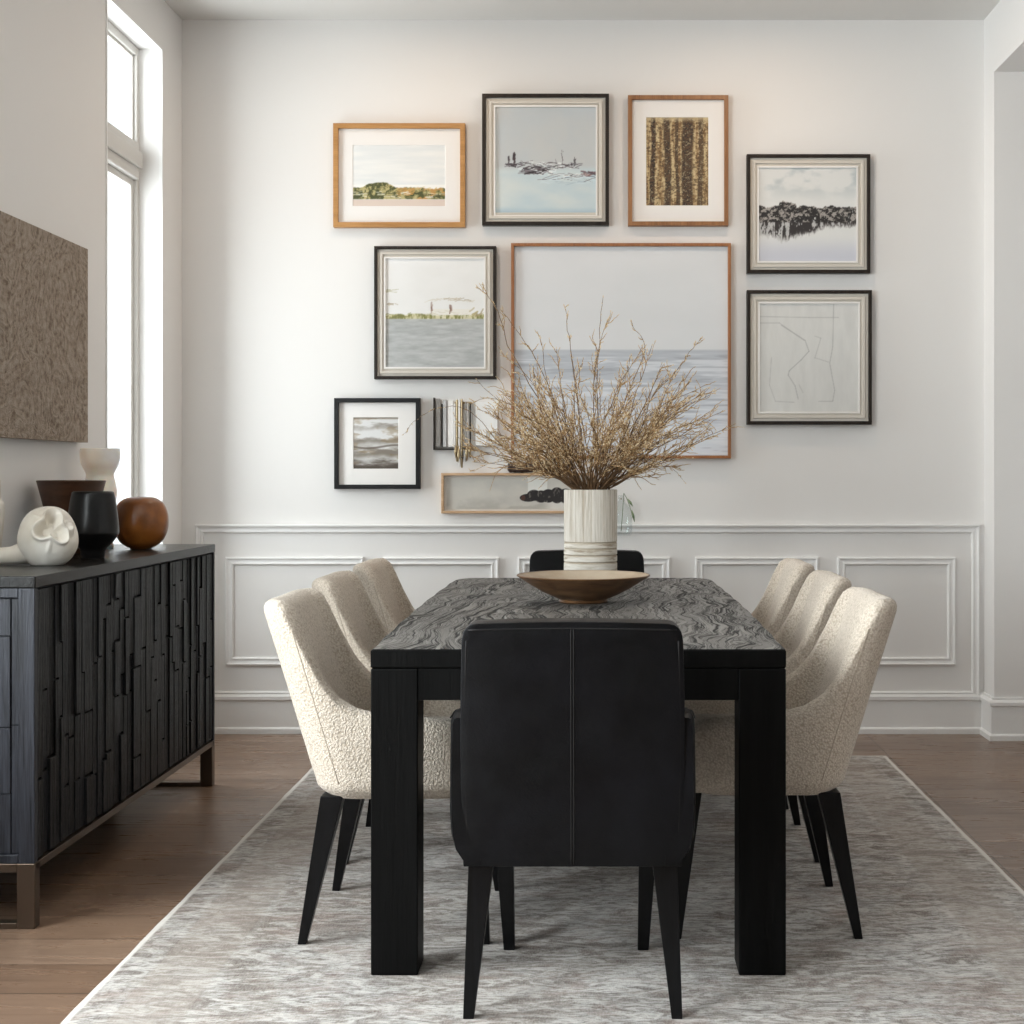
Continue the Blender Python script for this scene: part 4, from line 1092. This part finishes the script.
# ---------------------------------------------------------------- dried branches
rb = random.Random(21)
VC = Vector((VXc, VY, TZ + VH))
def walk(p, d, L, n, wob, pull, drr):
    pts = [p.copy()]; d = d.normalized(); st = L / n
    for k in range(n):
        d = (d + Vector((rb.uniform(-1, 1), rb.uniform(-1, 1), rb.uniform(-1, 1))) * wob + pull * drr).normalized()
        p = p + d * st; pts.append(p.copy())
    return pts
def blob(bm, p, d, s):
    d = d.normalized(); u = d.orthogonal().normalized(); v = d.cross(u)
    a = bm.verts.new(p - d * s * .2); b = bm.verts.new(p + d * s * 2.2)
    mid = [bm.verts.new(p + d * s * .7 + (u * math.cos(t) + v * math.sin(t)) * s * .55) for t in (0, 1.57, 3.14, 4.71)]
    for i in range(4):
        j = (i + 1) % 4; bm.faces.new((a, mid[j], mid[i])); bm.faces.new((b, mid[i], mid[j]))
def branch(spine, ntw, tl, label, bud=1.0, group='dried branches in the tall vase', r0=.0024):
    base = spine[0]; bm = bmesh.new(); bb = bmesh.new(); n = len(spine)
    tube(bm, [p - base for p in spine], [r0 * (1 - .72 * k / (n - 1)) for k in range(n)], 5, mi=0)
    for _ in range(ntw):
        k = rb.uniform(.24, .99); i = int(k * (n - 1)); p = spine[i].lerp(spine[min(i + 1, n - 1)], rb.random())
        ax = (spine[min(i + 1, n - 1)] - spine[max(i - 1, 0)]).normalized()
        side_ = Vector((rb.uniform(-1, 1), rb.uniform(-1, 1), rb.uniform(-.5, 1))); d = (ax * 1.0 + side_ * .95)
        L = rb.uniform(.3, 1) * tl * (1.15 - .6 * k)
        tw = walk(p, d, L, 6, .42, ax, .08)
        tube(bm, [q - base for q in tw], [.0014, .0013, .0012, .0011, .0010, .0009, .0007], 4, mi=1)
        for m_ in range(int(rb.uniform(3, 7) * bud)):
            j = rb.randint(1, 5); q = tw[j].lerp(tw[j + 1], rb.random()) - base
            blob(bb, q, (tw[j + 1] - tw[j]) + Vector((rb.uniform(-1, 1), rb.uniform(-1, 1), rb.uniform(-1, 1))) * L * .08, rb.uniform(.0024, .0044))
        blob(bb, tw[-1] - base, tw[-1] - tw[-2], .0032)
    for i in range(n // 3, n - 1):
        for _ in range(2):
            q = spine[i].lerp(spine[i + 1], rb.random()) - base
            blob(bb, q, (spine[i + 1] - spine[i]).normalized() + Vector((rb.uniform(-1, 1), rb.uniform(-1, 1), rb.uniform(-1, 1))) * .9, rb.uniform(.0022, .0040))
    blob(bb, spine[-1] - base, spine[-1] - spine[-2], .004)
    o = obj('dried_branch', bm, [M_STEM, M_TWIG], None, loc=base)
    tag(o, label, 'branch', group)
    obj('buds', bb, M_BUD, o, kind='stuff')
    return o
def crv(pts, n=5):
    P_ = [2 * pts[0] - pts[1]] + pts + [2 * pts[-1] - pts[-2]]; out = []
    for i in range(1, len(P_) - 2):
        for k in range(n):
            t = k / n; p0, p1, p2, p3 = P_[i - 1:i + 3]
            out.append(.5 * ((2 * p1) + (p2 - p0) * t + (2 * p0 - 5 * p1 + 4 * p2 - p3) * t * t + (3 * p1 - p0 - 3 * p2 + p3) * t ** 3))
    out.append(pts[-1]); return out
GEN = 'thin dried branch with straw-coloured buds, in the tall cylindrical vase'
def base_pt(ax, ay=0):
    return VC + Vector((ax * .055, ay * .055, -.14))
def mouth(ax, ay=0):
    return VC + Vector((ax * .074, ay * .074, .004))
NB = 118
for i in range(NB):
    q = (i + .5) / NB
    th_ = math.acos(1 - (1 - math.cos(R(63))) * q ** .80)      # angle from vertical
    ph_ = i * 2.399963
    ax, ay = math.sin(th_) * math.cos(ph_), math.sin(th_) * math.sin(ph_)
    dirn = Vector((ax * 1.0, ay * .62, math.cos(th_)))
    L = rb.uniform(.44, .62) * (1.0 - .18 * math.sin(th_) ** 2) if i % 3 else rb.uniform(.28, .46)
    s0 = min(1, rb.uniform(.15, .6) + .6 * th_ / R(66))
    m0 = mouth(math.cos(ph_) * s0 * .9, math.sin(ph_) * s0 * .9)
    b0 = base_pt(math.cos(ph_) * s0 * .3, math.sin(ph_) * s0 * .3)
    L *= .93 if ax < -.4 else 1
    pts = [b0, m0] + walk(m0, dirn, L, 14, .20, Vector((ax * .6, ay * .3, .2)), .08)[1:]
    branch(pts, rb.randint(16, 24), rb.uniform(.08, .15), GEN)
def vp(px, py, dy=0): d = VY + dy; return P(px, py, d)
spec = [([(590, 489), (560, 462), (520, 462), (470, 400 + 12), (437, 408), (418, 419), (403, 434)], 6, .04, 'longest dried branch, reaching left across the small black frame', -.02, .0016),
        ([(590, 489), (560, 440), (530, 385), (508, 345), (500, 318), (488, 296), (478, 288)], 14, .07, 'dried branch arching to the upper left over the dark framed shore picture', .05, .0024),
        ([(585, 489), (566, 440), (550, 390), (530, 350), (512, 325), (502, 312)], 14, .06, 'dried branch beside the upper left arching one, leaning on seascape edge', -.05, .0022),
        ([(596, 489), (598, 430), (597, 375), (600, 330), (603, 297)], 16, .05, 'tallest upright dried branch in the middle of the bouquet', .0, .0026),
        ([(584, 489), (580, 430), (574, 370), (568, 330), (565, 306)], 16, .05, 'upright dried branch just left of the tallest one', .03, .0024),
        ([(600, 489), (615, 430), (636, 375), (645, 345), (632, 325)], 12, .06, 'dried branch with hooked tip right of the tallest one', -.04, .0022),
        ([(602, 489), (625, 440), (650, 400), (676, 372), (690, 352), (700, 340)], 12, .06, 'dried branch slanting to the upper right of the bouquet', .02, .0022),
        ([(604, 489), (630, 455), (662, 425), (692, 400), (714, 392)], 14, .06, 'dried branch reaching furthest right over the seascape', -.06, .0022),
        ([(604, 489), (622, 466), (650, 455), (668, 465), (685, 482)], 4, .03, 'thin dried branch drooping at the lower right of bouquet', -.05, .0014),
        ([(580, 489), (555, 455), (520, 458), (490, 464), (472, 472)], 4, .04, 'thin pale branch drooping left above the long oak frame', -.04, .0014),
        ([(582, 489), (548, 440), (515, 408), (490, 398), (470, 404)], 10, .06, 'dried branch arching left below the dark framed shore picture', .02, .0020)]
for pts, nt, tl, lab, dy, r0 in spec:
    W_ = [vp(px, py, dy * k / (len(pts) - 1)) for k, (px, py) in enumerate(pts)]
    ax = max(-1, min(1, (pts[1][0] - 590) / 40)); W_[0] = mouth(ax * .85)
    sp = [base_pt(ax * .3)] + crv(W_, 4)
    sp = sp[:2] + [p + Vector((rb.uniform(-1, 1), rb.uniform(-1, 1), rb.uniform(-1, 1))) * .003 for p in sp[2:]]
    branch(sp, nt, tl, lab, r0=r0)
